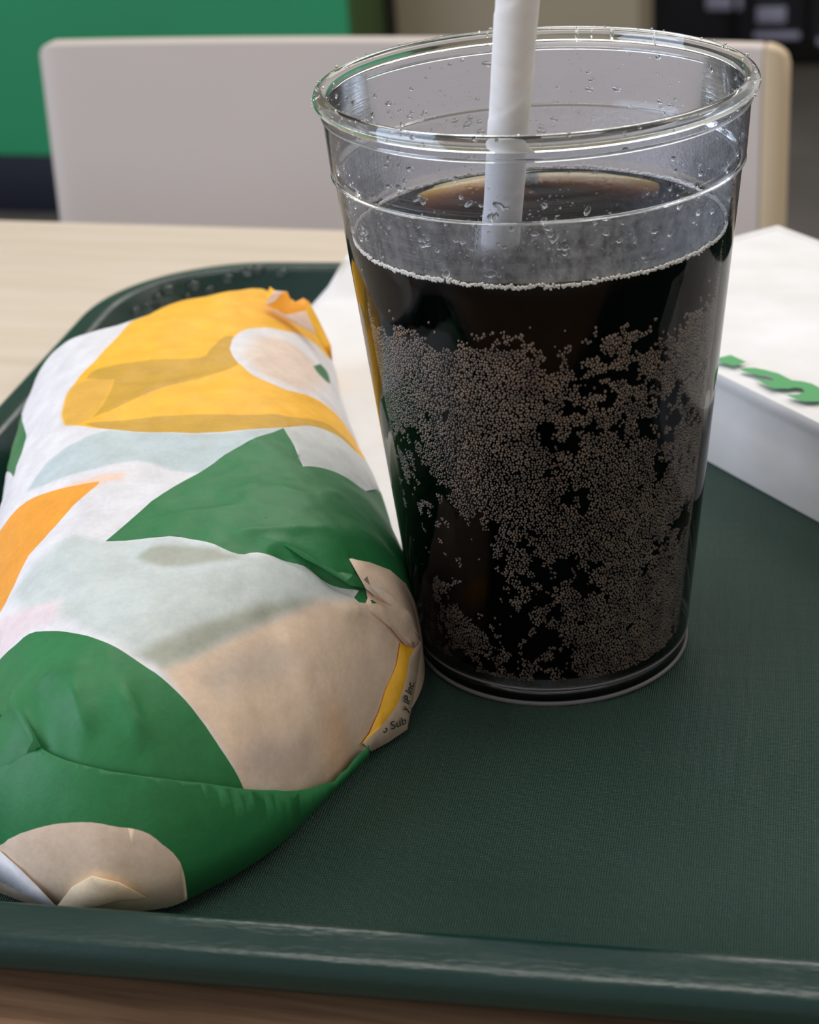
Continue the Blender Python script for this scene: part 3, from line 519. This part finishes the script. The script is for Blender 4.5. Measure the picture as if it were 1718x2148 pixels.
FLAP={
 'flap':[[-112.19,366.88],[-99.69,351.31],[-95.26,346.5],[-91.64,344.63],[-88.18,343.8],[-84.77,343.32],[-81.98,343.22],[-81.79,342.95],[-81.57,342.73],[-80.89,342.22],[-79.59,341.39],[-77.88,340.43],[-75.93,339.5],[-73.75,338.7],[-71.36,338.01],[-68.9,337.48],[-66.56,337.06],[-64.15,336.88],[-61.17,336.72],[-57.27,337.27],[-52.92,338.81],[-48.86,340.72],[-45.32,342.54],[-42.04,344.49],[-39.03,346.61],[-36.35,348.91],[-33.96,351.39],[-31.64,354.12],[-29.3,357.33],[-27.03,360.79],[-24.95,364.09],[-23.14,366.92],[-21.55,369.38],[-20.06,371.79],[-18.6,374.13],[-17.25,376.34],[-16.06,378.27],[-15.04,379.92],[-14.18,381.28],[-13.47,382.44],[-13.7,369.79],[-13.7,369.79],[-15.51,367.08],[-19.1,361.72],[-24.1,354.2],[-28.98,346.69],[-34.4,339.67],[-43.25,331.4],[-49.73,326.46],[-54.47,323.39],[-58.18,321.93],[-63.77,321.16],[-73.6,321.27],[-83.65,323.66],[-89.63,326.23],[-96.44,330.56],[-101.16,334.56],[-105.42,341.74],[-106.67,345.06],[-110.05,357.15]],
 'circle':[[-99.13,343.18],[-96.8,340.96],[-94.93,339.66],[-93.28,338.74],[-91.89,338.03],[-90.65,337.49],[-89.2,336.79],[-87.42,336.08],[-85.46,335.36],[-83.51,334.78],[-81.64,334.29],[-79.76,333.86],[-77.79,333.45],[-75.62,333.03],[-73.38,332.69],[-71.25,332.44],[-69.27,332.21],[-67.38,331.99],[-65.61,331.86],[-63.96,331.84],[-62.41,331.83],[-60.96,331.81],[-59.61,331.76],[-58.36,331.69],[-57.22,331.67],[-56.18,331.83],[-55.26,332.03],[-54.53,332.16],[-54.09,332.27],[-53.85,332.24],[-53.69,332.22],[-53.57,332.18],[-53.52,332.07],[-53.61,331.95],[-55.74,322.75],[-55.74,322.75],[-56.96,322.27],[-67.5,320.98],[-79.64,322.43],[-89.63,326.23],[-93.3,328.46],[-98.02,331.67],[-99.6,332.98],[-99.6,332.98],[-101.16,334.56]],
 'cream':[[-81.6,331.35],[-79.92,330.83],[-78.01,330.42],[-76.3,330.22],[-75.01,330.04],[-73.89,329.95],[-72.45,329.7],[-70.45,329.49],[-68.18,329.33],[-66.11,329.28],[-64.36,329.24],[-62.81,329.31],[-61.53,329.45],[-63.11,329.21],[-65,329.07],[-66.63,329.03],[-64.85,329.06],[-62.78,329.22],[-61.02,329.44],[-64.87,329.07],[-69.48,329.02],[-73.6,321.27],[-76.79,329.98],[-79.41,330.69]],
}
FLAPCREASE={
 'fold_a':[[-93.68,338.47],[-91.72,337.04],[-89.41,335.35],[-87.24,333.99],[-85.25,332.95],[-83.34,332.01],[-81.79,331.44]],
 'fold_b':[[-76.3,330.22],[-73.9,329.8],[-71.16,329.6],[-68.85,329.52],[-66.82,329.31],[-64.47,329.25],[-62.49,329.35]],
 'fold_c':[[-55.99,330.64],[-54.5,331.39],[-52.76,332.54],[-51.01,333.73],[-49.27,335.09],[-47.49,336.41],[-46.01,337.64]],
 'fold_d':[[-61.25,336.07],[-60.95,335.46],[-60.6,334.74],[-60.32,334.2],[-61.34,333.6],[-62.55,332.93],[-63.59,332.4]],
}
TUCK_L=[[-4.42, 403.2, 21.52], [-4.95, 401.04, 19.82], [-5.58, 399.0, 17.92], [-8.64, 393.76, 14.25], [-10.57, 390.66, 10.25], [-13.36, 386.3, 6.9], [-15.59, 382.74, 6.01]]
TUCK_M=[[-1.28, 408.43, 16.51], [-2.75, 403.76, 16.31], [-3.11, 402.38, 15.06], [-3.93, 399.8, 12.61], [-6.31, 395.31, 8.8], [-10.19, 390.18, 6.64], [-14.93, 383.08, 6.39]]
TUCK_O=[[0.63, 412.72, 16.0], [-0.17, 408.88, 12.8], [-0.89, 405.91, 10.5], [-2.04, 402.73, 7.0], [-4.37, 394.82, 1.8], [-8.96, 390.81, 1.2], [-13.33, 387.49, 1.0]]
TEXT_A=[[-101.644, 3897.363, 43.611], [11.702, 9.397, -1.331], [-2.83, 1.382, 12.542]]
TEXT_B=[[-38.492, 3965.063, 56.719], [3.553, 11.445, 6.258], [-10.336, -19.85, 19.768]]
FAR_V=[[-41.42, 572.38, 49.17], [-39.98, 574.32, 50.61], [-37.98, 577.29, 51.95], [-34.3, 578.75, 50.82], [-36.08, 577.36, 50.98], [-38.44, 574.45, 49.31], [-35.07, 572.07, 45.43], [-32.87, 576.58, 47.47], [-29.32, 578.84, 48.22], [-27.58, 578.41, 47.05], [-28.76, 575.51, 45.13], [-25.81, 569.51, 39.24], [-33.07, 570.64, 43.56], [-39.13, 571.81, 47.45], [-24.95, 573.65, 42.95], [-22.9, 569.34, 39.42], [-21.3, 566.35, 36.41], [-21.11, 561.84, 32.83], [-23.61, 566.19, 35.99], [-39.69, 579.77, 52.46]]
FAR_F=[('peach', [0, 1, 4, 5]), ('peach', [1, 2, 3, 4]), ('yellow', [19, 2, 1, 0]), ('fold', [0, 5, 4, 3, 7, 6]), ('fold', [6, 7, 8, 9, 10]), ('peach', [0, 6, 10, 11, 12, 13]), ('yellow', [10, 9, 14, 11]), ('yellow', [11, 14, 15, 16, 18]), ('fold', [18, 16, 17])]
LOGO=[[(0.0955, 0.5421), (0.1023, 0.5448), (0.1059, 0.5383), (0.1016, 0.536)], [(0.1026, 0.5331), (0.1048, 0.5339), (0.1075, 0.5334), (0.1105, 0.531), (0.1136, 0.5278), (0.1163, 0.5221), (0.1191, 0.5208), (0.1215, 0.5186), (0.123, 0.5154), (0.1247, 0.5091), (0.1208, 0.5052), (0.1165, 0.5059), (0.1143, 0.5087), (0.1125, 0.5115), (0.1162, 0.5112), (0.1183, 0.5132), (0.1179, 0.5156), (0.1162, 0.5166), (0.1142, 0.5159), (0.1117, 0.5165), (0.1097, 0.5169), (0.1077, 0.521), (0.1061, 0.5254), (0.1077, 0.5247), (0.1097, 0.5229), (0.1112, 0.5231), (0.1111, 0.5252), (0.1097, 0.527), (0.108, 0.5269), (0.1057, 0.5295), (0.1036, 0.5314)]]
FOLDS=[('leaf_fold', 'leaf', [[-44.71, 407.3, 52.4], [-34.71, 415.47, 52.24], [-23.36, 418.22, 49.32], [-16.45, 413.47, 44.65], [-14.97, 408.92, 42.73], [-13.01, 404.86, 39.9], [-11.69, 402.54, 37.79], [-15.31, 400.12, 40.19], [-19.06, 400.12, 43.35], [-22.5, 400.77, 45.85], [-25.55, 401.35, 47.59], [-29.95, 403.78, 50.0], [-34.9, 405.74, 51.42]]), ('end_fold', 'tan', [[-15.28, 407.87, 43.31], [-10.61, 411.35, 40.03], [-5.94, 416.24, 34.9], [-2.44, 421.24, 28.09], [-0.62, 418.26, 21.9], [0.54, 416.08, 14.31], [-0.51, 412.46, 19.01], [-2.19, 409.45, 24.32], [-5.21, 405.66, 30.09], [-8.57, 402.79, 34.5], [-11.67, 401.84, 38.17], [-13.09, 403.93, 40.42]]), ('inner_fold', 'peach', [[-11.73, 403.32, 37.09], [-8.31, 404.36, 32.81], [-4.53, 407.43, 27.28], [-1.22, 411.5, 19.63], [-1.05, 409.13, 15.91], [-3.29, 403.93, 20.55], [-6.22, 401.41, 26.85], [-10.06, 399.25, 32.13], [-12.4, 399.12, 34.76], [-11.4, 401.68, 35.48]]), ('side_fold', 'leaf', [[-100.25, 362.85, 26.72], [-94.79, 361.53, 36.0], [-90.91, 361.49, 40.45], [-86.59, 351.65, 41.65], [-83.92, 346.44, 39.94], [-81.62, 342.55, 37.95], [-87.0, 343.82, 34.62], [-99.16, 353.06, 23.06]]), ('corner_fold', 'white', [[-99.03, 343.19, 13.53], [-93.21, 337.77, 15.03], [-88.85, 334.08, 12.88], [-84.88, 331.45, 9.48], [-81.3, 329.48, 5.49], [-83.04, 330.77, 4.63], [-88.73, 333.65, 6.57], [-94.43, 337.69, 7.26], [-100.89, 345.29, 4.33]]), ('corner_fold', 'cream', [[-81.42, 329.95, 5.13], [-77.24, 329.04, 10.7], [-72.28, 327.54, 14.45], [-66.7, 327.48, 12.27], [-61.74, 328.45, 7.3], [-67.4, 328.03, 7.36], [-73.01, 327.76, 6.27]])]

TRAYDROPS= [[-0.0983, 0.6804, 0.0112, 0, 0.0016], [-0.095, 0.6851, 0.0109, 0, 0.0012], [-0.0907, 0.6911, 0.0118, 0, 0.0016], [-0.0898, 0.689, 0.0089, 0.3, 0.0017], [-0.0871, 0.6907, 0.008, 0.2, 0.0015], [-0.0872, 0.6956, 0.0132, 0.6, 0.0022], [-0.0774, 0.7006, 0.0124, 0.5, 0.0019], [-0.0641, 0.7046, 0.0129, 0.4, 0.0017], [-0.0558, 0.7061, 0.0148, 0.2, 0.0021], [-0.0522, 0.7061, 0.0151, 0.1, 0.0018], [-0.0428, 0.7035, 0.0143, 0.0, 0.0018], [-0.0919, 0.6878, 0.0098, 0, 0.001], [-0.0799, 0.6972, 0.0098, 0, 0.0013], [-0.0712, 0.701, 0.0101, 1.2, 0.0016], [-0.0713, 0.6996, 0.0083, 1.2, 0.0012]]
# ---------------------------------------------------------------- wrapped sandwich
def spline(P, n=8):
    P = np.array(P, float); N = len(P); out = []
    for i in range(N):
        a, b_, c, d = P[i - 1], P[i], P[(i + 1) % N], P[(i + 2) % N]
        for k in range(n):
            t = k / n; out.append(.5 * ((2 * b_) + (-a + c) * t + (2 * a - 5 * b_ + 4 * c - d) * t * t + (-a + 3 * b_ - 3 * c + d) * t ** 3))
    return np.array(out)
def dist(Q, poly, closed=True):
    A = poly if closed else poly[:-1]; B = np.roll(poly, -1, 0) if closed else poly[1:]; out = np.full(len(Q), 1e9)
    for a, b_ in zip(A, B):
        ab = b_ - a; t = np.clip(((Q - a) @ ab) / (ab @ ab + 1e-18), 0, 1); D = Q - a - t[:, None] * ab
        out = np.minimum(out, np.hypot(D[:, 0], D[:, 1]))
    return out
def inside(Q, poly):
    x, y = Q[:, 0], Q[:, 1]; c = np.zeros(len(Q), bool)
    for (x1, y1), (x2, y2) in zip(poly, np.roll(poly, -1, 0)):
        if y1 != y2: c ^= ((y1 > y) != (y2 > y)) & (x < (x2 - x1) * (y - y1) / (y2 - y1) + x1)
    return c
OUTLINE = spline(OUT)
def offs(poly, dl):
    t = np.roll(poly, -1, 0) - np.roll(poly, 1, 0); t /= np.linalg.norm(t, axis=1)[:, None]
    return poly + np.stack([t[:, 1], -t[:, 0]], -1) * dl
def height(Q, outline):
    d = dist(Q, outline); y = Q[:, 1]; s = np.clip((y - .33) / .28, 0, 1)
    h = .047 + .004 * np.sin(np.pi * s) - .002 * s; t = np.clip(d / .036, 0, 1)
    k = np.clip((d - .012) / .03, 0, 1)
    return .003 + (h - .003) * (1 - (1 - t) ** 2.3) ** (1 / 2.3) + .003 * k * k * (3 - 2 * k)
def creases(Q, table, spec):
    o_ = np.zeros(len(Q))
    for k, (amp, wd, kind) in spec.items():
        if k not in table or len(table[k]) < 2: continue
        pl = np.array(table[k]) / 1e3; d = dist(Q, pl, False)
        ends = np.minimum(np.hypot(*(Q - pl[0]).T), np.hypot(*(Q - pl[-1]).T)); fade = sstep(0, .008, ends + .002)
        if kind == 'ridge': o_ += amp * np.exp(-d / wd) * fade
        else: o_ += amp * np.exp(-(d / wd) ** 2) * fade
    return o_
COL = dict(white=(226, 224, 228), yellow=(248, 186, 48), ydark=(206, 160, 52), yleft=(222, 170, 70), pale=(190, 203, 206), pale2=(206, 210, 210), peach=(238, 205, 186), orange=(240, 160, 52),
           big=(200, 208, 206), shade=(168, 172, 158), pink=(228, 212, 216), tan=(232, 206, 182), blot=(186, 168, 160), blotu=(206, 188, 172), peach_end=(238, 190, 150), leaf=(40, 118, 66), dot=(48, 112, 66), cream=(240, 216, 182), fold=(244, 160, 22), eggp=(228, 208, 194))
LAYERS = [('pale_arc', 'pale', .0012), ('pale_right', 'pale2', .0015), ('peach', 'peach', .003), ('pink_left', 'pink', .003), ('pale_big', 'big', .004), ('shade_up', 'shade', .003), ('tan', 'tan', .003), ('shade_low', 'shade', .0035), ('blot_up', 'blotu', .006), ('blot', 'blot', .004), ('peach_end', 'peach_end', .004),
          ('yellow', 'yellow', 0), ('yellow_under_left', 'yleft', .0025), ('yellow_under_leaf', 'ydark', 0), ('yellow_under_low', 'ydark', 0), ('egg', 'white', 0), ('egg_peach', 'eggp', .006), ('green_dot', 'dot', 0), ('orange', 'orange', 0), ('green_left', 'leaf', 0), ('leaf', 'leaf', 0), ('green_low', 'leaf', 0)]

m_paper = bpy.data.materials.new('printed_wrapping_paper'); m_paper.use_nodes = True
b = bsdf(m_paper); b.inputs['Roughness'].default_value = .52; b.inputs['Specular IOR Level'].default_value = .35
at_ = nn(m_paper, 'ShaderNodeAttribute'); at_.attribute_name = 'print'
f1 = noise_tex(m_paper, coords(m_paper), 700, 3, .7); f2 = noise_tex(m_paper, coords(m_paper), 120, 3, .6)
mm = nn(m_paper, 'ShaderNodeMix', data_type='RGBA', blend_type='MULTIPLY'); mm.inputs['Factor'].default_value = 1
ln(m_paper, at_.outputs['Color'], mm.inputs['A']); 
ad = nn(m_paper, 'ShaderNodeMath', operation='MULTIPLY_ADD'); ln(m_paper, f1, ad.inputs[0]); ad.inputs[1].default_value = .6; ln(m_paper, f2, ad.inputs[2])
ln(m_paper, ramp(m_paper, ad.outputs[0], [(.5, (.80, .80, .79, 1)), (1.0, (1, 1, 1, 1))]), mm.inputs['B'])
ln(m_paper, mm.outputs['Result'], b.inputs['Base Color'])
ln(m_paper, bump(m_paper, ad.outputs[0], .18, .0006).outputs[0], b.inputs['Normal'])

def cdt(points, polys):
    """constrained triangulation of points with closed polygons"""
    pts = [Vector(p) for p in points]; ed = []
    for pl in polys:
        s = len(pts); pts += [Vector(p) for p in pl]; ed += [(s + i, s + (i + 1) % len(pl)) for i in range(len(pl))]
    v, e, f, *_ = geometry.delaunay_2d_cdt(pts, ed, [], 0, 1e-7, False)
    return np.array([(a.x, a.y) for a in v]), np.array(f)
def sheet(name, outline, clip, table, layers, base, spec, ctable, step, m, parent, amp_noise, extra=None, hard_extra=()):
    """printed paper surface over the sandwich: triangulated along the edges of its print"""
    lo, hi = outline.min(0), outline.max(0)
    gx, gy = np.meshgrid(np.arange(lo[0], hi[0], step), np.arange(lo[1], hi[1], step * .866)); gx[1::2] += step / 2
    G = np.stack([gx.ravel(), gy.ravel()], -1); G = G[inside(G, outline)]; G = G[dist(G, outline) > .0035]
    rings = [offs(outline, -d) for d in (.0003, .0009, .0017, .0027)]
    R_ = np.vstack([q[inside(q, outline)] for q in rings]); G = np.vstack([G, R_])
    hard = {k: np.array(table[k]) / 1e3 for k, c, s in layers if s == 0}; soft = {k: np.array(table[k]) / 1e3 for k, c, s in layers if s > 0}
    polys = [outline] + list(hard.values()) + ([clip] if clip is not None else [])
    v, f = cdt(G, polys)
    cen = v[f].mean(1); k = inside(cen, outline)
    if clip is not None: k &= inside(cen, clip)
    f = f[k]; cen = cen[k]; used = np.unique(f); rm = np.full(len(v), -1); rm[used] = np.arange(len(used)); v = v[used]; f = rm[f]
    z = height(v, outline)
    e = 2e-4; gxh = (height(v + [e, 0], outline) - height(v - [e, 0], outline)) / (2 * e); gyh = (height(v + [0, e], outline) - height(v - [0, e], outline)) / (2 * e)
    gxh = np.clip(gxh, -4, 4); gyh = np.clip(gyh, -4, 4)
    nv = np.stack([-gxh, -gyh, np.ones(len(v))], -1); nv /= np.linalg.norm(nv, axis=1)[:, None]
    dsp = creases(v, ctable, spec) + amp_noise * ((vnoise(v, 60, 1) - .5) * 1.0 + (vnoise(v, 140, 2) - .5) * .45 + (vnoise(v, 330, 3) - .5) * .15)
    if extra is not None: dsp += extra(v)
    dsp *= sstep(0, .004, dist(v, outline)) * .85 + .15
    P = np.c_[v, z] + nv * dsp[:, None]; P[:, 2] = np.maximum(P[:, 2], .0012)
    # colours per face corner
    col = np.tile(np.array(lin(COL[base])), (len(f), 3, 1))
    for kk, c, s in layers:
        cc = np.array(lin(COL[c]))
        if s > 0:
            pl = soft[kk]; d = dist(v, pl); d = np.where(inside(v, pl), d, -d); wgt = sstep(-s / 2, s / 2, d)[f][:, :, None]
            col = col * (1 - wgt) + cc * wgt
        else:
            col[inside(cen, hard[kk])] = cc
    # sides down to the tray and a closed underside, for the whole wrapper only
    Pl = P; Fl = [tuple(t) for t in f]
    if clip is None:
        nb = len(P); o1 = offs(outline, -.0015); no = len(outline)
        dd = ((v[:, None] - outline[None]) ** 2).sum(2).argmin(0)
        Pl = np.vstack([P, np.c_[o1, np.full(no, .0006)]])
        for i in range(no): j = (i + 1) % no; Fl.append((dd[i], nb + i, nb + j, dd[j]))
        Fl.append(tuple(nb + i for i in range(no)))
    me = bpy.data.meshes.new(name); me.from_pydata([tuple(map(float, p)) for p in Pl], [], [tuple(int(a) for a in t) for t in Fl]); me.update()
    ca = me.color_attributes.new('print', 'FLOAT_COLOR', 'CORNER'); arr = np.ones((len(me.loops), 4), np.float32)
    arr[:, :3] = lin(COL[base]); arr[:len(f) * 3, :3] = col.reshape(-1, 3); ca.data.foreach_set('color', arr.reshape(-1))
    return link(name, me, m, parent, True)
SPEC = dict(ridge_leaf=(.0022, .0022, 'ridge'), valley_leaf=(-.0026, .0022, 'g'), ridge_leaf_b=(.0009, .002, 'ridge'), ridge_leaf_c=(.0008, .003, 'ridge'), ridge_left=(.0018, .0016, 'ridge'), ridge_g1=(.0021, .0024, 'ridge'),
            ridge_g2=(.0019, .0026, 'ridge'), ridge_g3=(.0015, .003, 'ridge'), ridge_end=(.0030, .0012, 'ridge'), ridge_end_b=(.0020, .0012, 'ridge'), ridge_tan=(.0013, .005, 'g'), ridge_top=(.0007, .002, 'ridge'), ridge_top_b=(.0006, .002, 'ridge'), ridge_mid=(.0006, .002, 'ridge'))
sub = empty('wrapped_sandwich', (0, 0, 0))
tag(sub, 'long sandwich wrapped in white paper printed with green and yellow leaves, lying on the tray', 'sandwich')
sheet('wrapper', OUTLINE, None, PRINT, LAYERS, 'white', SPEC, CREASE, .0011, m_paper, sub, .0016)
# the green flap folded up over the near end
OUT2 = offs(OUTLINE, .0022)
fspec = dict(fold_a=(.0012, .0012, 'ridge'), fold_b=(.0034, .0014, 'ridge'), fold_c=(.0010, .0015, 'ridge'))
fl = sheet('end_flap', OUT2, np.array(FLAP['flap']) / 1e3, FLAP, [('circle', 'tan', 0), ('cream', 'cream', .003)], 'leaf', fspec, FLAPCREASE, .0011, m_paper, sub, .0009)
md = fl.modifiers.new('paper', 'SOLIDIFY'); md.thickness = .0003; md.offset = -1
fl['label'] = 'green flap with a pale round patch folded over the near end'
# paper tucked in at the near right corner: a yellow band and a white edge with small print
def painted(name, V, F, cols, m, parent, label=None):
    me = bpy.data.meshes.new(name); me.from_pydata([tuple(float(a) / 1e3 for a in p) for p in V], [], F); me.update()
    ca = me.color_attributes.new('print', 'FLOAT_COLOR', 'CORNER'); arr = []
    for pl in me.polygons: arr += [(*lin(COL[cols[pl.index]]), 1.)] * pl.loop_total
    ca.data.foreach_set('color', np.array(arr, np.float32).reshape(-1))
    o = link(name, me, m, parent, True, 30); md = o.modifiers.new('paper', 'SOLIDIFY'); md.thickness = .0003; md.offset = 0
    if label: o['label'] = label
    return o
n = len(TUCK_L); V = TUCK_L + TUCK_M + TUCK_O; F = []; cols = []
for i in range(n - 1):
    F.append((i, i + 1, n + i + 1, n + i)); cols.append('yellow'); F.append((n + i, n + i + 1, 2 * n + i + 1, 2 * n + i)); cols.append('tan')
tk = painted('tucked_edge', V, F, cols, m_paper, sub, 'yellow and white paper edge with small print')
m_ink = mat('dark_green_ink', (30, 46, 34), .6, .3)
def print_text(txt, frame, size):
    cu = bpy.data.curves.new('small_print', 'FONT'); cu.body = txt; cu.size = size; cu.shear = .15; cu.resolution_u = 3; cu.offset = .012
    t = bpy.data.objects.new('small_print', cu); C.objects.link(t)
    bpy.context.view_layer.update()
    me = bpy.data.meshes.new_from_object(t.evaluated_get(bpy.context.evaluated_depsgraph_get())); bpy.data.objects.remove(t)
    O, ex, ey = [Vector(a) / 1e4 for a in frame]
    for v in me.vertices: v.co = O + ex * v.co.x + ey * v.co.y
    me.name = 'small_print'; o = link('small_print', me, m_ink, tk, False); return o
print_text('6 Sub', TEXT_A, 2.3); print_text('y IP Inc.', TEXT_B, 2.0)
# loose folds of the paper
for nm, cc, P_ in FOLDS:
    c = np.array(P_).mean(0); k = len(P_)
    painted(nm, [list(c)] + P_, [(0, 1 + i, 1 + (i + 1) % k) for i in range(k)] if nm == 'corner_fold' and cc == 'cream' else [tuple(range(1, k + 1))], [cc] * k, m_paper, sub)
# crumpled corner at the far end
painted('far_fold', FAR_V, [tuple(f) for c, f in FAR_F], [c for c, f in FAR_F], m_paper, sub, 'crumpled yellow corner showing the pale inside of the paper')

# ---------------------------------------------------------------- paper bag at the right with its green lettering
m_bag = bpy.data.materials.new('white_bag_paper'); m_bag.use_nodes = True
b = bsdf(m_bag); b.inputs['Roughness'].default_value = .5; b.inputs['Specular IOR Level'].default_value = .35
ln(m_bag, ramp(m_bag, noise_tex(m_bag, coords(m_bag), 60, 4), [(.3, (214, 212, 210)), (.7, (222, 221, 222))]), b.inputs['Base Color'])
ln(m_bag, bump(m_bag, noise_tex(m_bag, coords(m_bag), 70, 3), .25, .0015).outputs[0], b.inputs['Normal'])
m_logo = mat('logo_green', (64, 150, 86), .5, .3)
BA = math.radians(-61.8); bd = np.array([math.cos(BA), math.sin(BA)]); bn = np.array([-bd[1], bd[0]])
def bagpt(t, nq, z): return (*(bd * t + bn * nq), z)
BT0, BT1, BN0, BN1, BH = -.5235, -.250, .3372, .4425, .0312
bag = empty('paper_bag', (0, 0, 0)); tag(bag, 'white paper bag with green lettering lying on the right side of the tray', 'bag')
def top_z(t, nq):
    Q = np.array([[t, nq]]); edge = min((nq - BN0), (BN1 - nq), t - BT0) 
    return BH + .003 * sstep(.004, .05, np.array(max(edge, 0))) * vnoise(Q, 22, 5)[0] + .0016 * (vnoise(Q, 55, 6)[0] - .5) * sstep(.006, .03, np.array(max(edge, 0)))
nt_, nn_ = 70, 30; V = []; F = []
ring = []
pr = [(.0000, .0002), (.0004, .006), (.0010, .016), (.0022, .0238), (.0014, .0264), (.0002, .0290), (.0008, .0308), (.0050, .0314)]
ts = np.linspace(BT0, BT1, nt_); ns_ = np.linspace(BN0, BN1, nn_)
loop = [(t, BN0) for t in ts] + [(BT1, q_) for q_ in ns_[1:]] + [(t, BN1) for t in ts[::-1][1:]] + [(BT0, q_) for q_ in ns_[::-1][1:-1]]
L_ = len(loop)
def lift(t, nq):
    x, y = bd * t + bn * nq; vv = -math.sin(A_) * x + math.cos(A_) * y
    return max(0., (vv - .655)) * .62
for k, (ins, z) in enumerate(pr):
    for t, q_ in loop:
        tt = min(max(t, BT0 + ins), BT1 - ins); qq = min(max(q_, BN0 + ins), BN1 - ins)
        wob = .0010 * (vnoise(np.array([[t + q_, z]]), 40, 8)[0] - .5) * (1 if .004 < z < .03 else .2)
        V.append(bagpt(tt, qq + (wob if q_ == BN0 else 0), max(z, min(lift(t, q_) + z * .4, z) if z > .02 else max(z, lift(t, q_)))))
for k in range(len(pr) - 1):
    for i in range(L_): j = (i + 1) % L_; F.append((k * L_ + i, k * L_ + j, (k + 1) * L_ + j, (k + 1) * L_ + i))
F.append(tuple(range(L_)))
o0 = len(V); tin = np.linspace(BT0 + .005, BT1 - .005, nt_); nin = np.linspace(BN0 + .005, BN1 - .005, nn_)
for q_ in nin:
    for t in tin: V.append(bagpt(t, q_, float(top_z(t, q_))))
for a in range(nn_ - 1):
    for c in range(nt_ - 1): F.append((o0 + a * nt_ + c, o0 + a * nt_ + c + 1, o0 + (a + 1) * nt_ + c + 1, o0 + (a + 1) * nt_ + c))
top_loop = [o0 + i for i in range(nt_)] + [o0 + a * nt_ + nt_ - 1 for a in range(1, nn_)] + [o0 + (nn_ - 1) * nt_ + i for i in range(nt_ - 2, -1, -1)] + [o0 + a * nt_ for a in range(nn_ - 2, 0, -1)]
kb = (len(pr) - 1) * L_
for i in range(L_): j = (i + 1) % L_; F.append((kb + i, kb + j, top_loop[j], top_loop[i]))
obj('bag_body', V, F, m_bag, bag, True, 50)
for pl in LOGO:
    v, f = cdt([], [np.array(pl)]); cen = v[f].mean(1); f = f[inside(cen, np.array(pl))]
    obj('green_lettering', [(x, y, .0326) for x, y in v], f, m_logo, bag, False)

# ---------------------------------------------------------------- white paper napkin under the cup's far side
NQ = np.array([(-.046, .655), (-.016, .7045), (.032, .672), (.050, .600), (.036, .486), (-.006, .490), (-.019, .525), (-.035, .600)])
NP = np.vstack([a + (b_ - a) * np.array([[.03], [.1], [.3], [.5], [.7], [.9], [.97]]) for a, b_ in zip(NQ, np.roll(NQ, -1, 0))])
lo, hi = NP.min(0), NP.max(0); st_ = .004
gx, gy = np.meshgrid(np.arange(lo[0], hi[0], st_), np.arange(lo[1], hi[1], st_)); G = np.stack([gx.ravel(), gy.ravel()], -1); G = G[inside(G, NP)]; G = G[dist(G, NP) > .0025]
v, f = cdt(G, [NP]); f = f[inside(v[f].mean(1), NP)]
vv = -math.sin(A_) * v[:, 0] + math.cos(A_) * v[:, 1]
dcup = np.hypot(v[:, 0] - CX, v[:, 1] - CY)
z = .0016 + .0065 * sstep(.56, .66, vv) + np.maximum(0, vv - .662) * .55 + .0015 * vnoise(v, 45, 3) * sstep(.045, .09, dcup)
nap = obj('napkin', np.c_[v, z], f, m_bag, None, True); md = nap.modifiers.new('paper', 'SOLIDIFY'); md.thickness = .0009; md.offset = 1
tag(nap, 'flat white paper napkin on the tray between sandwich and cup', 'napkin')

# ---------------------------------------------------------------- spilled drops on the far rim of the tray
dm = None
for x, y, z_, a, s in TRAYDROPS:
    if dm is None:
        o = obj('water_droplet', icoV * np.array([1.3, 1, .6]), icoF, m_water, None, True); dm = o.data
    else:
        o = bpy.data.objects.new('water_droplet', dm); C.objects.link(o)
    o.location = (x, y, z_); o.rotation_euler = (0, 0, A_ + a); o.scale = (s * 1.25, s * 1.25, s * 1.25)
    tag(o, 'clear drop of water on the inner wall of the green tray behind the sandwich', 'droplet', 'water drops on the far tray wall')
